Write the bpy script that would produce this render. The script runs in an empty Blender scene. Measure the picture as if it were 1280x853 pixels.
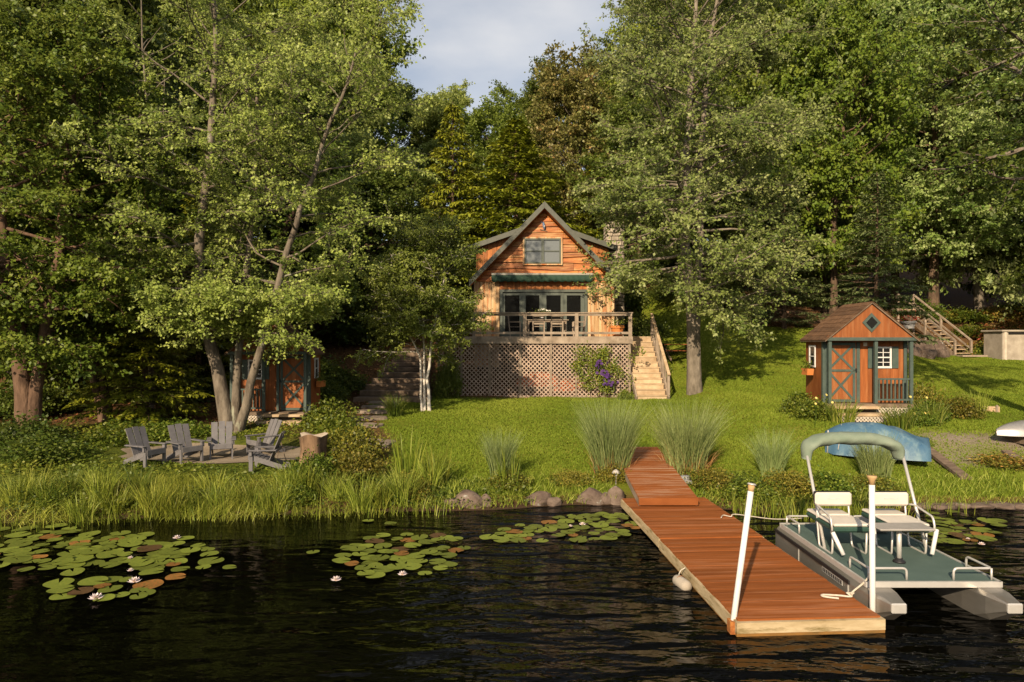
import bpy, math, random
import numpy as np
from mathutils import Vector, Matrix, Euler

R = math.radians
SC = bpy.context.scene
COL = SC.collection
rnd = random.Random(7)
NR = np.random.default_rng(11)

# ------------------------------------------------------------------ camera
CAMZ = 3.75
FPX = 853.0
cam_d = bpy.data.cameras.new('camera')
cam = bpy.data.objects.new('camera', cam_d)
COL.objects.link(cam)
cam.location = (0, 0, CAMZ)
cam.rotation_euler = (R(90), 0, 0)
cam_d.sensor_width = 36.0
cam_d.lens = FPX / 1280 * 36
cam_d.clip_start = 0.1
cam_d.clip_end = 3000
SC.camera = cam

# ------------------------------------------------------------------ sky and sun
SUN_EL, SUN_AZ = 27.0, 21.0        # light travels to the right of the view direction by SUN_AZ
world = bpy.data.worlds.new('World')
SC.world = world
world.use_nodes = True
wn, wl = world.node_tree.nodes, world.node_tree.links
wn.clear()
w_out = wn.new('ShaderNodeOutputWorld')
w_bg = wn.new('ShaderNodeBackground')
w_sky = wn.new('ShaderNodeTexSky')
w_sky.sky_type = 'NISHITA'
w_sky.sun_disc = False
w_sky.sun_elevation = R(SUN_EL)
w_sky.sun_rotation = R(180 + SUN_AZ)
w_sky.air_density = 1.0
w_sky.dust_density = 2.2
w_sky.ozone_density = 1.4
w_tc = wn.new('ShaderNodeTexCoord')
w_map = wn.new('ShaderNodeMapping')
w_map.inputs['Scale'].default_value = (1.0, 1.0, 2.6)
w_map.inputs['Location'].default_value = (0.35, 0.2, 0.1)
w_noise = wn.new('ShaderNodeTexNoise')
w_noise.inputs['Scale'].default_value = 1.7
w_noise.inputs['Detail'].default_value = 7
w_noise.inputs['Roughness'].default_value = 0.5
w_ramp = wn.new('ShaderNodeValToRGB')
w_ramp.color_ramp.elements[0].position = 0.34
w_ramp.color_ramp.elements[1].position = 0.66
w_mix = wn.new('ShaderNodeMixRGB')
w_mix.inputs['Color2'].default_value = (7.4, 7.2, 7.0, 1)
w_fac = wn.new('ShaderNodeMath'); w_fac.operation = 'MULTIPLY'; w_fac.inputs[1].default_value = 0.8
wl.new(w_tc.outputs['Generated'], w_map.inputs['Vector'])
wl.new(w_map.outputs['Vector'], w_noise.inputs['Vector'])
wl.new(w_noise.outputs['Fac'], w_ramp.inputs['Fac'])
wl.new(w_ramp.outputs['Color'], w_fac.inputs[0])
wl.new(w_fac.outputs[0], w_mix.inputs['Fac'])
wl.new(w_sky.outputs['Color'], w_mix.inputs['Color1'])
wl.new(w_mix.outputs['Color'], w_bg.inputs['Color'])
w_bg.inputs['Strength'].default_value = 0.078
wl.new(w_bg.outputs['Background'], w_out.inputs['Surface'])

sun_d = bpy.data.lights.new('sun', 'SUN')
sun_d.energy = 4.8
sun_d.angle = R(0.6)
sun_d.color = (1.0, 0.80, 0.56)
sun = bpy.data.objects.new('sun', sun_d)
COL.objects.link(sun)
sd = Vector((math.sin(R(SUN_AZ)) * math.cos(R(SUN_EL)), math.cos(R(SUN_AZ)) * math.cos(R(SUN_EL)), -math.sin(R(SUN_EL))))
sun.rotation_euler = sd.to_track_quat('-Z', 'Y').to_euler()
sun.location = (-20, -40, 40)

SC.view_settings.view_transform = 'Standard'
SC.view_settings.look = 'None'
SC.view_settings.exposure = 0.72
SC.view_settings.gamma = 1.0
SC.view_settings.use_curve_mapping = False
SC.cycles.use_denoising = True
SC.cycles.max_bounces = 6
SC.cycles.transparent_max_bounces = 6
SC.cycles.diffuse_bounces = 3
SC.cycles.glossy_bounces = 3
SC.cycles.transmission_bounces = 4
SC.cycles.sample_clamp_indirect = 4.0

# ------------------------------------------------------------------ helpers
def at(px, py, Y):
    """world point that a photograph pixel shows at depth Y"""
    return Vector(((px - 640) / FPX * Y, Y, CAMZ - (py - 426.5) / FPX * Y))

def tag(o, label=None, cat=None, group=None, kind=None):
    if label: o['label'] = label
    if cat: o['category'] = cat
    if group: o['group'] = group
    if kind: o['kind'] = kind
    return o

def thing(name, label, cat, loc=(0, 0, 0), rz=0.0, group=None, kind=None):
    o = bpy.data.objects.new(name, None)
    o.empty_display_size = 0.2
    COL.objects.link(o)
    o.location = loc
    o.rotation_euler = (0, 0, rz)
    return tag(o, label, cat, group, kind)

def link_mesh(name, me, parent=None, loc=None, rot=None):
    o = bpy.data.objects.new(name, me)
    COL.objects.link(o)
    o.parent = parent
    if loc is not None: o.location = loc
    if rot is not None: o.rotation_euler = rot
    return o

def copy_tree(o, parent=None):
    c = o.copy()
    COL.objects.link(c)
    c.parent = parent
    for ch in list(o.children):
        copy_tree(ch, c)
    return c

def np_mesh(name, V, F, mat, smooth=False, attrs=None):
    """uniform polygon mesh from arrays; attrs: {name: per-vertex float}"""
    V = np.asarray(V, dtype=np.float32); F = np.asarray(F, dtype=np.int32)
    me = bpy.data.meshes.new(name)
    n, k = F.shape
    me.vertices.add(len(V)); me.vertices.foreach_set('co', V.ravel())
    me.loops.add(n * k); me.loops.foreach_set('vertex_index', F.ravel())
    me.polygons.add(n)
    me.polygons.foreach_set('loop_start', np.arange(0, n * k, k, dtype=np.int32))
    me.polygons.foreach_set('loop_total', np.full(n, k, dtype=np.int32))
    if smooth: me.polygons.foreach_set('use_smooth', np.ones(n, dtype=bool))
    for a, v in (attrs or {}).items():
        at_ = me.attributes.new(a, 'FLOAT', 'POINT')
        at_.data.foreach_set('value', np.asarray(v, dtype=np.float32))
    me.update(calc_edges=True)
    if mat: me.materials.append(mat)
    return me

class MB:
    """collects shapes into one mesh"""
    def __init__(s): s.v = []; s.f = []
    def add(s, V, F):
        b = len(s.v)
        s.v += [tuple(p) for p in V]
        s.f += [tuple(i + b for i in f) for f in F]
        return s
    def box(s, c, d, rot=None, bev=0.0):
        hx, hy, hz = d[0] / 2, d[1] / 2, d[2] / 2
        if bev <= 0:
            P = [(-hx,-hy,-hz),(hx,-hy,-hz),(hx,hy,-hz),(-hx,hy,-hz),(-hx,-hy,hz),(hx,-hy,hz),(hx,hy,hz),(-hx,hy,hz)]
            F = [(0,3,2,1),(4,5,6,7),(0,1,5,4),(1,2,6,5),(2,3,7,6),(3,0,4,7)]
        else:
            b = min(bev, hx * .9, hy * .9, hz * .9)
            P = []
            for sz in (-1, 1):
                for sx, sy in ((-1,-1),(1,-1),(1,1),(-1,1)):
                    P.append((sx*(hx-b), sy*(hy-b), sz*hz))
            for sz in (-1, 1):
                for sx, sy in ((-1,-1),(1,-1),(1,1),(-1,1)):
                    P.append((sx*hx, sy*(hy-b), sz*(hz-b)))
                    P.append((sx*(hx-b), sy*hy, sz*(hz-b)))
            # indices: caps 0-3 bottom, 4-7 top; rings 8-15 bottom (x,y per corner), 16-23 top
            def order(o):
                # corner 0 (-,-): x-vert o, y-vert o+1 ; going ccw: x0,y0 | y1,x1 | x2,y2 | y3,x3
                return [o+0, o+1, o+3, o+2, o+4, o+5, o+7, o+6]
            rb, rt = order(8), order(16)
            F = [(3,2,1,0),(4,5,6,7)]
            for i in range(8):
                j = (i + 1) % 8
                F.append((rb[i], rb[j], rt[j], rt[i]))
            for k in range(4):
                kn = (k + 1) % 4
                # corner triangle and edge strip between corner k and k+1
                a, cc = rb[2*k], rb[2*k+1]
                F.append((k, cc, a)); F.append((4+k, rt[2*k], rt[2*k+1]))
                F.append((k, kn, rb[(2*k+2) % 8], cc)); F.append((4+kn, 4+k, rt[2*k+1], rt[(2*k+2) % 8]))
        M = Matrix.Translation(c)
        if rot is not None: M = M @ Euler(rot).to_matrix().to_4x4()
        return s.add([M @ Vector(p) for p in P], F)
    def beam(s, a, b, w, t, up=(0, 0, 1)):
        """rectangular bar from a to b: width w across, thickness t along up"""
        a, b = Vector(a), Vector(b); d = (b - a); L = d.length; d.normalize()
        u = Vector(up); x = d.cross(u)
        if x.length < 1e-4: x = d.cross(Vector((1, 0, 0)))
        x.normalize(); z = x.cross(d).normalized()
        P = []
        for p in (a, b):
            for sx, sz in ((-1,-1),(1,-1),(1,1),(-1,1)):
                P.append(p + x * (sx * w / 2) + z * (sz * t / 2))
        return s.add(P, [(0,1,2,3),(7,6,5,4),(0,4,5,1),(1,5,6,2),(2,6,7,3),(3,7,4,0)])
    def tube(s, path, r, n=8, cap=True):
        path = [Vector(p) for p in path]
        rs = r if isinstance(r, (list, tuple)) else [r] * len(path)
        P, F = [], []
        t0 = (path[1] - path[0]).normalized()
        x = t0.orthogonal().normalized()
        for i, p in enumerate(path):
            t = (path[min(i+1, len(path)-1)] - path[max(i-1, 0)]).normalized()
            x = (x - t * x.dot(t)).normalized(); y = t.cross(x)
            for k in range(n):
                a = 2 * math.pi * k / n
                P.append(p + (x * math.cos(a) + y * math.sin(a)) * rs[i])
        for i in range(len(path) - 1):
            for k in range(n):
                F.append((i*n+k, i*n+(k+1)%n, (i+1)*n+(k+1)%n, (i+1)*n+k))
        if cap:
            F.append(tuple(range(n))[::-1]); F.append(tuple((len(path)-1)*n+k for k in range(n)))
        return s.add(P, F)
    def lathe(s, prof, c=(0, 0, 0), n=16, cap=True):
        P, F = [], []
        for r, z in prof:
            for k in range(n):
                a = 2 * math.pi * k / n
                P.append((c[0] + r * math.cos(a), c[1] + r * math.sin(a), c[2] + z))
        for i in range(len(prof) - 1):
            for k in range(n):
                F.append((i*n+k, i*n+(k+1)%n, (i+1)*n+(k+1)%n, (i+1)*n+k))
        if cap:
            F.append(tuple(range(n))[::-1]); F.append(tuple((len(prof)-1)*n+k for k in range(n)))
        return s.add(P, F)
    def prism(s, poly, depth, M=None):
        """poly: list of (x,z); extruded along y from 0 to depth"""
        n = len(poly)
        P = [Vector((x, 0, z)) for x, z in poly] + [Vector((x, depth, z)) for x, z in poly]
        F = [tuple(range(n)), tuple(range(2*n-1, n-1, -1))]
        for i in range(n):
            j = (i + 1) % n
            F.append((i, i+n, j+n, j))
        if M is not None: P = [M @ p for p in P]
        return s.add(P, F)
    def mesh(s, name, mat, smooth=False):
        me = bpy.data.meshes.new(name)
        me.from_pydata([tuple(p) for p in s.v], [], s.f)
        if smooth: me.polygons.foreach_set('use_smooth', [True] * len(me.polygons))
        me.update()
        if mat: me.materials.append(mat)
        return me
    def build(s, name, mat, parent=None, smooth=False, loc=None, rot=None):
        return link_mesh(name, s.mesh(name, mat, smooth), parent, loc, rot)

def arc(pts, n=6):
    """round the corners of a polyline (catmull-rom)"""
    pts = [Vector(p) for p in pts]
    out = []
    for i in range(len(pts) - 1):
        p0, p1, p2, p3 = pts[max(i-1, 0)], pts[i], pts[i+1], pts[min(i+2, len(pts)-1)]
        for k in range(n):
            t = k / n
            out.append(0.5 * ((2*p1) + (p2-p0)*t + (2*p0-5*p1+4*p2-p3)*t*t + (3*p1-p0-3*p2+p3)*t**3))
    out.append(pts[-1])
    return out

def bend(pts, r=0.05, n=4):
    """polyline with filleted corners, like bent pipe"""
    pts = [Vector(p) for p in pts]
    out = [pts[0]]
    for i in range(1, len(pts) - 1):
        a, b, c = pts[i-1], pts[i], pts[i+1]
        d1, d2 = (a - b), (c - b)
        q = min(r, d1.length * .45, d2.length * .45)
        p1, p2 = b + d1.normalized() * q, b + d2.normalized() * q
        for k in range(n + 1):
            t = k / n
            out.append((1-t)**2 * p1 + 2*t*(1-t) * b + t*t * p2)
    out.append(pts[-1])
    return out

class Noise:
    """cheap smooth noise as a sum of random sines"""
    def __init__(s, seed, n=10, lo=0.4, hi=2.0):
        g = np.random.default_rng(seed)
        s.k = g.normal(size=(n, 3)); s.k /= np.linalg.norm(s.k, axis=1)[:, None]
        s.k *= g.uniform(lo, hi, n)[:, None]
        s.p = g.uniform(0, 6.28, n); s.n = n
    def __call__(s, x, y, z=0.0):
        x = np.asarray(x, float); out = 0
        for k, p in zip(s.k, s.p): out = out + np.sin(x*k[0] + y*k[1] + z*k[2] + p)
        return out / math.sqrt(s.n)

# ------------------------------------------------------------------ materials
def _nt(name):
    m = bpy.data.materials.new(name); m.use_nodes = True
    n = m.node_tree.nodes
    return m, n, m.node_tree.links, n['Principled BSDF']

def pm(name, c1, c2=None, scale=4.0, rough=0.7, bump=0.0, bscale=None, stretch=(1, 1, 1), spec=0.3, metal=0.0,
       orand=0.0, c3=None, c3scale=1.0, c3lo=0.5, c3hi=0.65, detail=5, coord='Object'):
    """noise-mixed principled: c1/c2 mottled, c3 as patches of wear, orand varies brightness per object"""
    c1, c2, c3 = [None if c is None else tuple(v * 0.72 for v in c) for c in (c1, c2, c3)]
    m, n, l, b = _nt(name)
    b.inputs['Roughness'].default_value = rough
    b.inputs['Metallic'].default_value = metal
    b.inputs['Specular IOR Level'].default_value = spec
    tc = n.new('ShaderNodeTexCoord')
    mp = n.new('ShaderNodeMapping'); mp.inputs['Scale'].default_value = stretch
    l.new(tc.outputs[coord], mp.inputs['Vector'])
    oi = n.new('ShaderNodeObjectInfo')
    off = n.new('ShaderNodeVectorMath'); off.operation = 'MULTIPLY_ADD'
    cmb = n.new('ShaderNodeCombineXYZ')
    for k in range(3): l.new(oi.outputs['Random'], cmb.inputs[k])
    off.inputs[1].default_value = (17.3, 9.1, 5.7)
    l.new(cmb.outputs[0], off.inputs[0]); l.new(mp.outputs['Vector'], off.inputs[2])
    vec = off.outputs[0]
    col = None
    if c2 is not None:
        t = n.new('ShaderNodeTexNoise'); t.inputs['Scale'].default_value = scale; t.inputs['Detail'].default_value = detail
        t.inputs['Roughness'].default_value = 0.6
        l.new(vec, t.inputs['Vector'])
        rp = n.new('ShaderNodeValToRGB')
        rp.color_ramp.elements[0].position = 0.32; rp.color_ramp.elements[1].position = 0.68
        rp.color_ramp.elements[0].color = (*c1, 1); rp.color_ramp.elements[1].color = (*c2, 1)
        l.new(t.outputs['Fac'], rp.inputs['Fac'])
        col = rp.outputs['Color']
    else:
        rgb = n.new('ShaderNodeRGB'); rgb.outputs[0].default_value = (*c1, 1); col = rgb.outputs[0]
    if c3 is not None:
        t3 = n.new('ShaderNodeTexNoise'); t3.inputs['Scale'].default_value = c3scale; t3.inputs['Detail'].default_value = 6
        t3.inputs['Roughness'].default_value = 0.65
        l.new(vec, t3.inputs['Vector'])
        mr = n.new('ShaderNodeMapRange'); mr.inputs['From Min'].default_value = c3lo; mr.inputs['From Max'].default_value = c3hi
        l.new(t3.outputs['Fac'], mr.inputs['Value'])
        mx = n.new('ShaderNodeMixRGB'); mx.inputs['Color2'].default_value = (*c3, 1)
        l.new(mr.outputs['Result'], mx.inputs['Fac']); l.new(col, mx.inputs['Color1'])
        col = mx.outputs['Color']
    if orand > 0:
        hs = n.new('ShaderNodeHueSaturation')
        mr = n.new('ShaderNodeMapRange'); mr.inputs['To Min'].default_value = 1 - orand; mr.inputs['To Max'].default_value = 1 + orand
        l.new(oi.outputs['Random'], mr.inputs['Value']); l.new(mr.outputs['Result'], hs.inputs['Value'])
        l.new(col, hs.inputs['Color']); col = hs.outputs['Color']
    l.new(col, b.inputs['Base Color'])
    if bump > 0:
        tb = n.new('ShaderNodeTexNoise'); tb.inputs['Scale'].default_value = bscale or scale * 3; tb.inputs['Detail'].default_value = 6
        l.new(vec, tb.inputs['Vector'])
        bp = n.new('ShaderNodeBump'); bp.inputs['Strength'].default_value = 1.0; bp.inputs['Distance'].default_value = bump
        l.new(tb.outputs['Fac'], bp.inputs['Height']); l.new(bp.outputs['Normal'], b.inputs['Normal'])
    return m

def leaf_mat(name, dark, mid, light, under=None, trans=0.36, orand=0.25, hue=0.012, rough=0.48, spec=0.32):
    """leaf colour from the per-leaf value 'rnd'; underside paler; some light passes through"""
    m, n, l, b = _nt(name)
    a = n.new('ShaderNodeAttribute'); a.attribute_name = 'rnd'
    rp = n.new('ShaderNodeValToRGB')
    e = rp.color_ramp.elements
    e[0].position = 0.05; e[0].color = (*dark, 1); e[1].position = 0.95; e[1].color = (*light, 1)
    x = e.new(0.5); x.color = (*mid, 1)
    l.new(a.outputs['Fac'], rp.inputs['Fac'])
    col = rp.outputs['Color']
    if under is not None:
        g = n.new('ShaderNodeNewGeometry'); mx = n.new('ShaderNodeMixRGB'); mx.inputs['Color2'].default_value = (*under, 1)
        mu = n.new('ShaderNodeMath'); mu.operation = 'MULTIPLY'; mu.inputs[1].default_value = 0.75
        l.new(g.outputs['Backfacing'], mu.inputs[0]); l.new(mu.outputs[0], mx.inputs['Fac']); l.new(col, mx.inputs['Color1'])
        col = mx.outputs['Color']
    oi = n.new('ShaderNodeObjectInfo')
    hs = n.new('ShaderNodeHueSaturation')
    mr = n.new('ShaderNodeMapRange'); mr.inputs['To Min'].default_value = 1 - orand; mr.inputs['To Max'].default_value = 1 + orand
    mh = n.new('ShaderNodeMapRange'); mh.inputs['To Min'].default_value = 0.5 - hue; mh.inputs['To Max'].default_value = 0.5 + hue
    l.new(oi.outputs['Random'], mr.inputs['Value'])
    fr = n.new('ShaderNodeMath'); fr.operation = 'FRACT'; m7 = n.new('ShaderNodeMath'); m7.operation = 'MULTIPLY'; m7.inputs[1].default_value = 7.31
    l.new(oi.outputs['Random'], m7.inputs[0]); l.new(m7.outputs[0], fr.inputs[0]); l.new(fr.outputs[0], mh.inputs['Value'])
    l.new(mr.outputs['Result'], hs.inputs['Value']); l.new(mh.outputs['Result'], hs.inputs['Hue'])
    l.new(col, hs.inputs['Color']); col = hs.outputs['Color']
    l.new(col, b.inputs['Base Color'])
    b.inputs['Roughness'].default_value = rough
    b.inputs['Specular IOR Level'].default_value = spec
    t = n.new('ShaderNodeBsdfTranslucent')
    l.new(col, t.inputs['Color'])
    ms = n.new('ShaderNodeMixShader'); ms.inputs['Fac'].default_value = trans
    l.new(b.outputs['BSDF'], ms.inputs[1]); l.new(t.outputs['BSDF'], ms.inputs[2])
    l.new(ms.outputs['Shader'], n['Material Output'].inputs['Surface'])
    return m

M = {}
# foliage
M['maple'] = leaf_mat('maple_leaf', (0.0650, 0.1143, 0.0114), (0.1407, 0.1982, 0.0198), (0.2348, 0.2762, 0.0338), under=(0.2226, 0.2634, 0.0503))
M['ash'] = leaf_mat('ash_leaf', (0.1293, 0.1855, 0.0281), (0.2253, 0.2851, 0.0507), (0.3652, 0.4173, 0.0977), under=(0.3746, 0.4277, 0.1383), orand=0.12)
M['poplar'] = leaf_mat('poplar_leaf', (0.0952, 0.1604, 0.0276), (0.1864, 0.2522, 0.0554), (0.3601, 0.4125, 0.1481), under=(0.4173, 0.4763, 0.2103), orand=0.12)
M['birch'] = leaf_mat('birch_leaf', (0.0840, 0.1246, 0.0167), (0.1526, 0.1928, 0.0299), (0.2518, 0.2902, 0.0575), under=(0.2552, 0.2902, 0.0748), orand=0.1)
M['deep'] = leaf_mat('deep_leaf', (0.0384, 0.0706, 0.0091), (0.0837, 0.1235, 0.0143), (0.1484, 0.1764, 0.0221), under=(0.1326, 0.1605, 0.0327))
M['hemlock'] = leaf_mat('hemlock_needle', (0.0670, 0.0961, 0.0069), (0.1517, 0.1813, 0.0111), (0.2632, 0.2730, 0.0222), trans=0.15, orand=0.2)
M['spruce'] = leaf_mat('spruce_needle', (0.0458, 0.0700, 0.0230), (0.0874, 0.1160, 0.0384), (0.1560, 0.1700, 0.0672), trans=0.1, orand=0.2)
M['rust_leaf'] = leaf_mat('turning_leaf', (0.11, 0.14, 0.022), (0.185, 0.205, 0.038), (0.36, 0.21, 0.075), under=(0.26, 0.24, 0.08), orand=0.05)
M['bush'] = leaf_mat('bush_leaf', (0.0536, 0.0924, 0.0101), (0.1166, 0.1663, 0.0176), (0.2261, 0.2464, 0.0302))
M['yellow_bush'] = leaf_mat('yellowing_bush_leaf', (0.0904, 0.1009, 0.0127), (0.1754, 0.1754, 0.0255), (0.3187, 0.2496, 0.0372))
M['hill_leaf'] = leaf_mat('hillside_leaf', (0.0975, 0.1050, 0.0164), (0.2080, 0.1667, 0.0293), (0.4290, 0.1729, 0.0585), orand=0.3, hue=0.04)
M['blade'] = leaf_mat('bank_grass', (0.1131, 0.1520, 0.0155), (0.2394, 0.2813, 0.0340), (0.4123, 0.4256, 0.0849), trans=0.3, orand=0.05, spec=0.25)
M['reed'] = leaf_mat('reed_blade', (0.0850, 0.1275, 0.0106), (0.1594, 0.1966, 0.0191), (0.2550, 0.2604, 0.0372), trans=0.3, orand=0.1)
M['feather'] = leaf_mat('feather_grass', (0.1177, 0.1658, 0.0474), (0.2016, 0.2586, 0.0853), (0.3136, 0.3580, 0.1422), trans=0.3, orand=0.1)
M['dry'] = leaf_mat('dry_stalk', (0.1875, 0.0750, 0.0225), (0.2700, 0.1200, 0.0450), (0.3150, 0.1875, 0.0750), trans=0.2, orand=0.1)
M['lawn'] = leaf_mat('lawn_blade', (0.0877, 0.1374, 0.0123), (0.1437, 0.1963, 0.0186), (0.2131, 0.2486, 0.0331), trans=0.3, orand=0.0, hue=0, spec=0.12, rough=0.7)
M['daylily'] = leaf_mat('daylily_blade', (0.0632, 0.1033, 0.0115), (0.1320, 0.1721, 0.0207), (0.2295, 0.2295, 0.0402), trans=0.3)
# bark
M['bark_grey'] = pm('grey_bark', (0.085, 0.067, 0.048), (0.25, 0.21, 0.16), 5, 0.9, 0.03, 12, (1, 1, 0.35), c3=(0.30, 0.30, 0.22), c3scale=2.8, c3lo=0.57, c3hi=0.64)
M['bark_brown'] = pm('brown_bark', (0.06, 0.038, 0.024), (0.19, 0.125, 0.08), 5, 0.9, 0.04, 10, (1, 1, 0.25))
M['bark_pine'] = pm('pine_bark', (0.075, 0.042, 0.025), (0.22, 0.135, 0.085), 6, 0.9, 0.03, 12, (1, 1, 0.3))
M['bark_birch'] = pm('white_birch_bark', (0.62, 0.56, 0.48), (0.78, 0.73, 0.65), 3, 0.7, 0.006, 10, (1, 1, 3.0), c3=(0.10, 0.08, 0.06), c3scale=5.0, c3lo=0.62, c3hi=0.68)
M['bark_pale'] = pm('pale_bark', (0.11, 0.09, 0.065), (0.30, 0.255, 0.20), 4, 0.9, 0.02, 12, (1, 1, 0.4))
M['stump'] = pm('stump_wood', (0.07, 0.04, 0.022), (0.30, 0.19, 0.11), 5, 0.9, 0.03, 12, (1, 1, 0.3))
M['stump_top'] = pm('stump_cut', (0.40, 0.31, 0.22), (0.58, 0.50, 0.40), 7, 0.85, 0.01)
# timber and paint
M['cedar'] = pm('orange_siding', (0.27, 0.062, 0.010), (0.60, 0.215, 0.045), 2.6, 0.5, 0.006, 20, (0.5, 1, 6.0), orand=0.32, c3=(0.72, 0.42, 0.16), c3scale=1.5, c3lo=0.50, c3hi=0.68)
M['board'] = pm('weathered_boards', (0.50, 0.275, 0.105), (0.70, 0.52, 0.31), 2.0, 0.7, 0.003, 20, (4.0, 1, 0.45), orand=0.14, c3=(0.46, 0.135, 0.025), c3scale=1.3, c3lo=0.50, c3hi=0.66)
M['cedar_v'] = pm('orange_boards', (0.29, 0.075, 0.013), (0.56, 0.22, 0.05), 2.4, 0.55, 0.004, 20, (5, 1, 0.5), orand=0.2)
M['green_trim'] = pm('grey_green_trim', (0.080, 0.098, 0.078), (0.105, 0.125, 0.10), 6, 0.5, 0.001, 30, spec=0.4)
M['rake'] = pm('roof_edge_trim', (0.088, 0.094, 0.076), (0.125, 0.13, 0.105), 5, 0.5, 0.001, 30)
M['roofing'] = pm('dark_roof', (0.03, 0.033, 0.031), (0.055, 0.058, 0.054), 8, 0.85, 0.006, 30)
M['awning'] = pm('green_awning', (0.016, 0.048, 0.030), (0.022, 0.062, 0.040), 10, 0.75, 0.001, 60)
M['awning_case'] = pm('awning_case', (0.36, 0.35, 0.30), (0.42, 0.41, 0.36), 8, 0.4)
M['grey_wood'] = pm('grey_weathered_wood', (0.23, 0.175, 0.125), (0.42, 0.34, 0.26), 2.5, 0.85, 0.003, 22, (1, 1, 1), orand=0.14, c3=(0.16, 0.125, 0.095), c3scale=3.0, c3lo=0.56, c3hi=0.72)
M['lattice'] = pm('lattice_wood', (0.3253, 0.2376, 0.1802), (0.5618, 0.4319, 0.3388), 4, 0.85, 0.002, 30, orand=0.1)
M['stair_wood'] = pm('stair_wood', (0.42, 0.29, 0.165), (0.62, 0.47, 0.30), 3, 0.8, 0.003, 20, (1, 3, 1), orand=0.15)
M['old_wood'] = pm('old_timber', (0.12, 0.085, 0.058), (0.27, 0.20, 0.14), 3, 0.9, 0.006, 16, (1, 3, 1), orand=0.2)
M['dock'] = pm('red_brown_planks', (0.225, 0.064, 0.015), (0.33, 0.105, 0.027), 3.0, 0.6, 0.0015, 40, (0.5, 6, 1), orand=0.15, c3=(0.44, 0.20, 0.10), c3scale=0.9, c3lo=0.50, c3hi=0.78, spec=0.15)
M['dock_worn'] = pm('worn_red_brown_planks', (0.26, 0.072, 0.016), (0.35, 0.11, 0.028), 3.0, 0.6, 0.0015, 40, (0.5, 6, 1), orand=0.07, c3=(0.50, 0.33, 0.22), c3scale=1.3, c3lo=0.47, c3hi=0.70, spec=0.15)
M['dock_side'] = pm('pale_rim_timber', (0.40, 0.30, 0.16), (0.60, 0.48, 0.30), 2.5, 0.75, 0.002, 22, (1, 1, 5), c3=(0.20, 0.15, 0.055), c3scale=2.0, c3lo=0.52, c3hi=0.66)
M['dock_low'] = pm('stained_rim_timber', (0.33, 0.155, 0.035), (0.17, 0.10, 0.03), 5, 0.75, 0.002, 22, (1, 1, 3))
M['adirondack'] = pm('grey_chair_paint', (0.1365, 0.1300, 0.1344), (0.1885, 0.1794, 0.1818), 6, 0.65, 0.001, 40, orand=0.08)
M['shed_wall'] = pm('orange_shed_wall', (0.235, 0.066, 0.014), (0.36, 0.115, 0.028), 2.5, 0.65, 0.003, 20, (5, 1, 0.5), orand=0.14, c3=(0.42, 0.19, 0.075), c3scale=1.2, c3lo=0.5, c3hi=0.75)
M['shed_roof'] = pm('brown_shingle', (0.0926, 0.0474, 0.0235), (0.2049, 0.1103, 0.0560), 6, 0.9, 0.006, 30, orand=0.25)
M['shed_green'] = pm('shed_green_trim', (0.058, 0.088, 0.074), (0.085, 0.118, 0.10), 6, 0.6, 0.001, 40)
M['white_paint'] = pm('white_paint', (0.72, 0.71, 0.68), (0.80, 0.79, 0.76), 8, 0.5)
M['skirt'] = pm('pale_lattice', (0.50, 0.43, 0.34), (0.66, 0.58, 0.48), 5, 0.8)
M['terracotta'] = pm('terracotta', (0.58, 0.19, 0.045), (0.66, 0.24, 0.065), 6, 0.7)
M['planter_grey'] = pm('whitewashed_tub', (0.48, 0.47, 0.46), (0.62, 0.61, 0.60), 5, 0.7)
M['concrete'] = pm('pale_concrete', (0.34, 0.29, 0.23), (0.50, 0.44, 0.36), 3, 0.9, 0.004, 20)
M['stone'] = pm('shore_stone', (0.1035, 0.0712, 0.0540), (0.2160, 0.1615, 0.1250), 3, 0.85, 0.05, 7, c3=(0.3960, 0.3895, 0.3400), c3scale=5.0, c3lo=0.61, c3hi=0.68)
M['stone_blue'] = pm('blue_grey_stone', (0.20, 0.21, 0.22), (0.34, 0.35, 0.35), 4, 0.8, 0.01, 10)
M['flag'] = pm('flagstone', (0.21, 0.165, 0.125), (0.36, 0.29, 0.225), 3, 0.85, 0.008, 14, orand=0.18)
M['chimney'] = pm('chimney_stone', (0.28, 0.23, 0.17), (0.50, 0.43, 0.34), 2.5, 0.9, 0.012, 14, orand=0.2)
M['mortar'] = pm('mortar', (0.16, 0.14, 0.115), None, rough=0.95)
M['patio'] = pm('patio_stone_dust', (0.23, 0.18, 0.125), (0.36, 0.29, 0.205), 2.0, 0.95, 0.01, 40)
M['gravel'] = pm('gravel', (0.26, 0.22, 0.17), (0.46, 0.40, 0.33), 9, 0.95, 0.02, 40)
# boat
M['alu'] = pm('pontoon_aluminium', (0.33, 0.31, 0.27), (0.48, 0.45, 0.41), 3, 0.40, 0.002, 8, (1, 0.3, 1), metal=0.7, c3=(0.36, 0.22, 0.10), c3scale=1.8, c3lo=0.55, c3hi=0.75)
M['pipe'] = pm('bright_pipe', (0.62, 0.60, 0.56), (0.70, 0.68, 0.64), 6, 0.35, metal=0.35, spec=0.5)
M['boat_carpet'] = pm('green_boat_carpet', (0.0743, 0.1201, 0.1033), (0.0965, 0.1487, 0.1276), 3, 0.9, 0.002, 120, c3=(0.2525, 0.1716, 0.1033), c3scale=1.5, c3lo=0.68, c3hi=0.8)
M['cushion'] = pm('cream_vinyl', (0.6600, 0.6042, 0.5246), (0.7480, 0.6954, 0.6100), 5, 0.5)
M['cushion_green'] = pm('green_vinyl', (0.030, 0.075, 0.058), (0.04, 0.09, 0.07), 5, 0.5)
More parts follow.
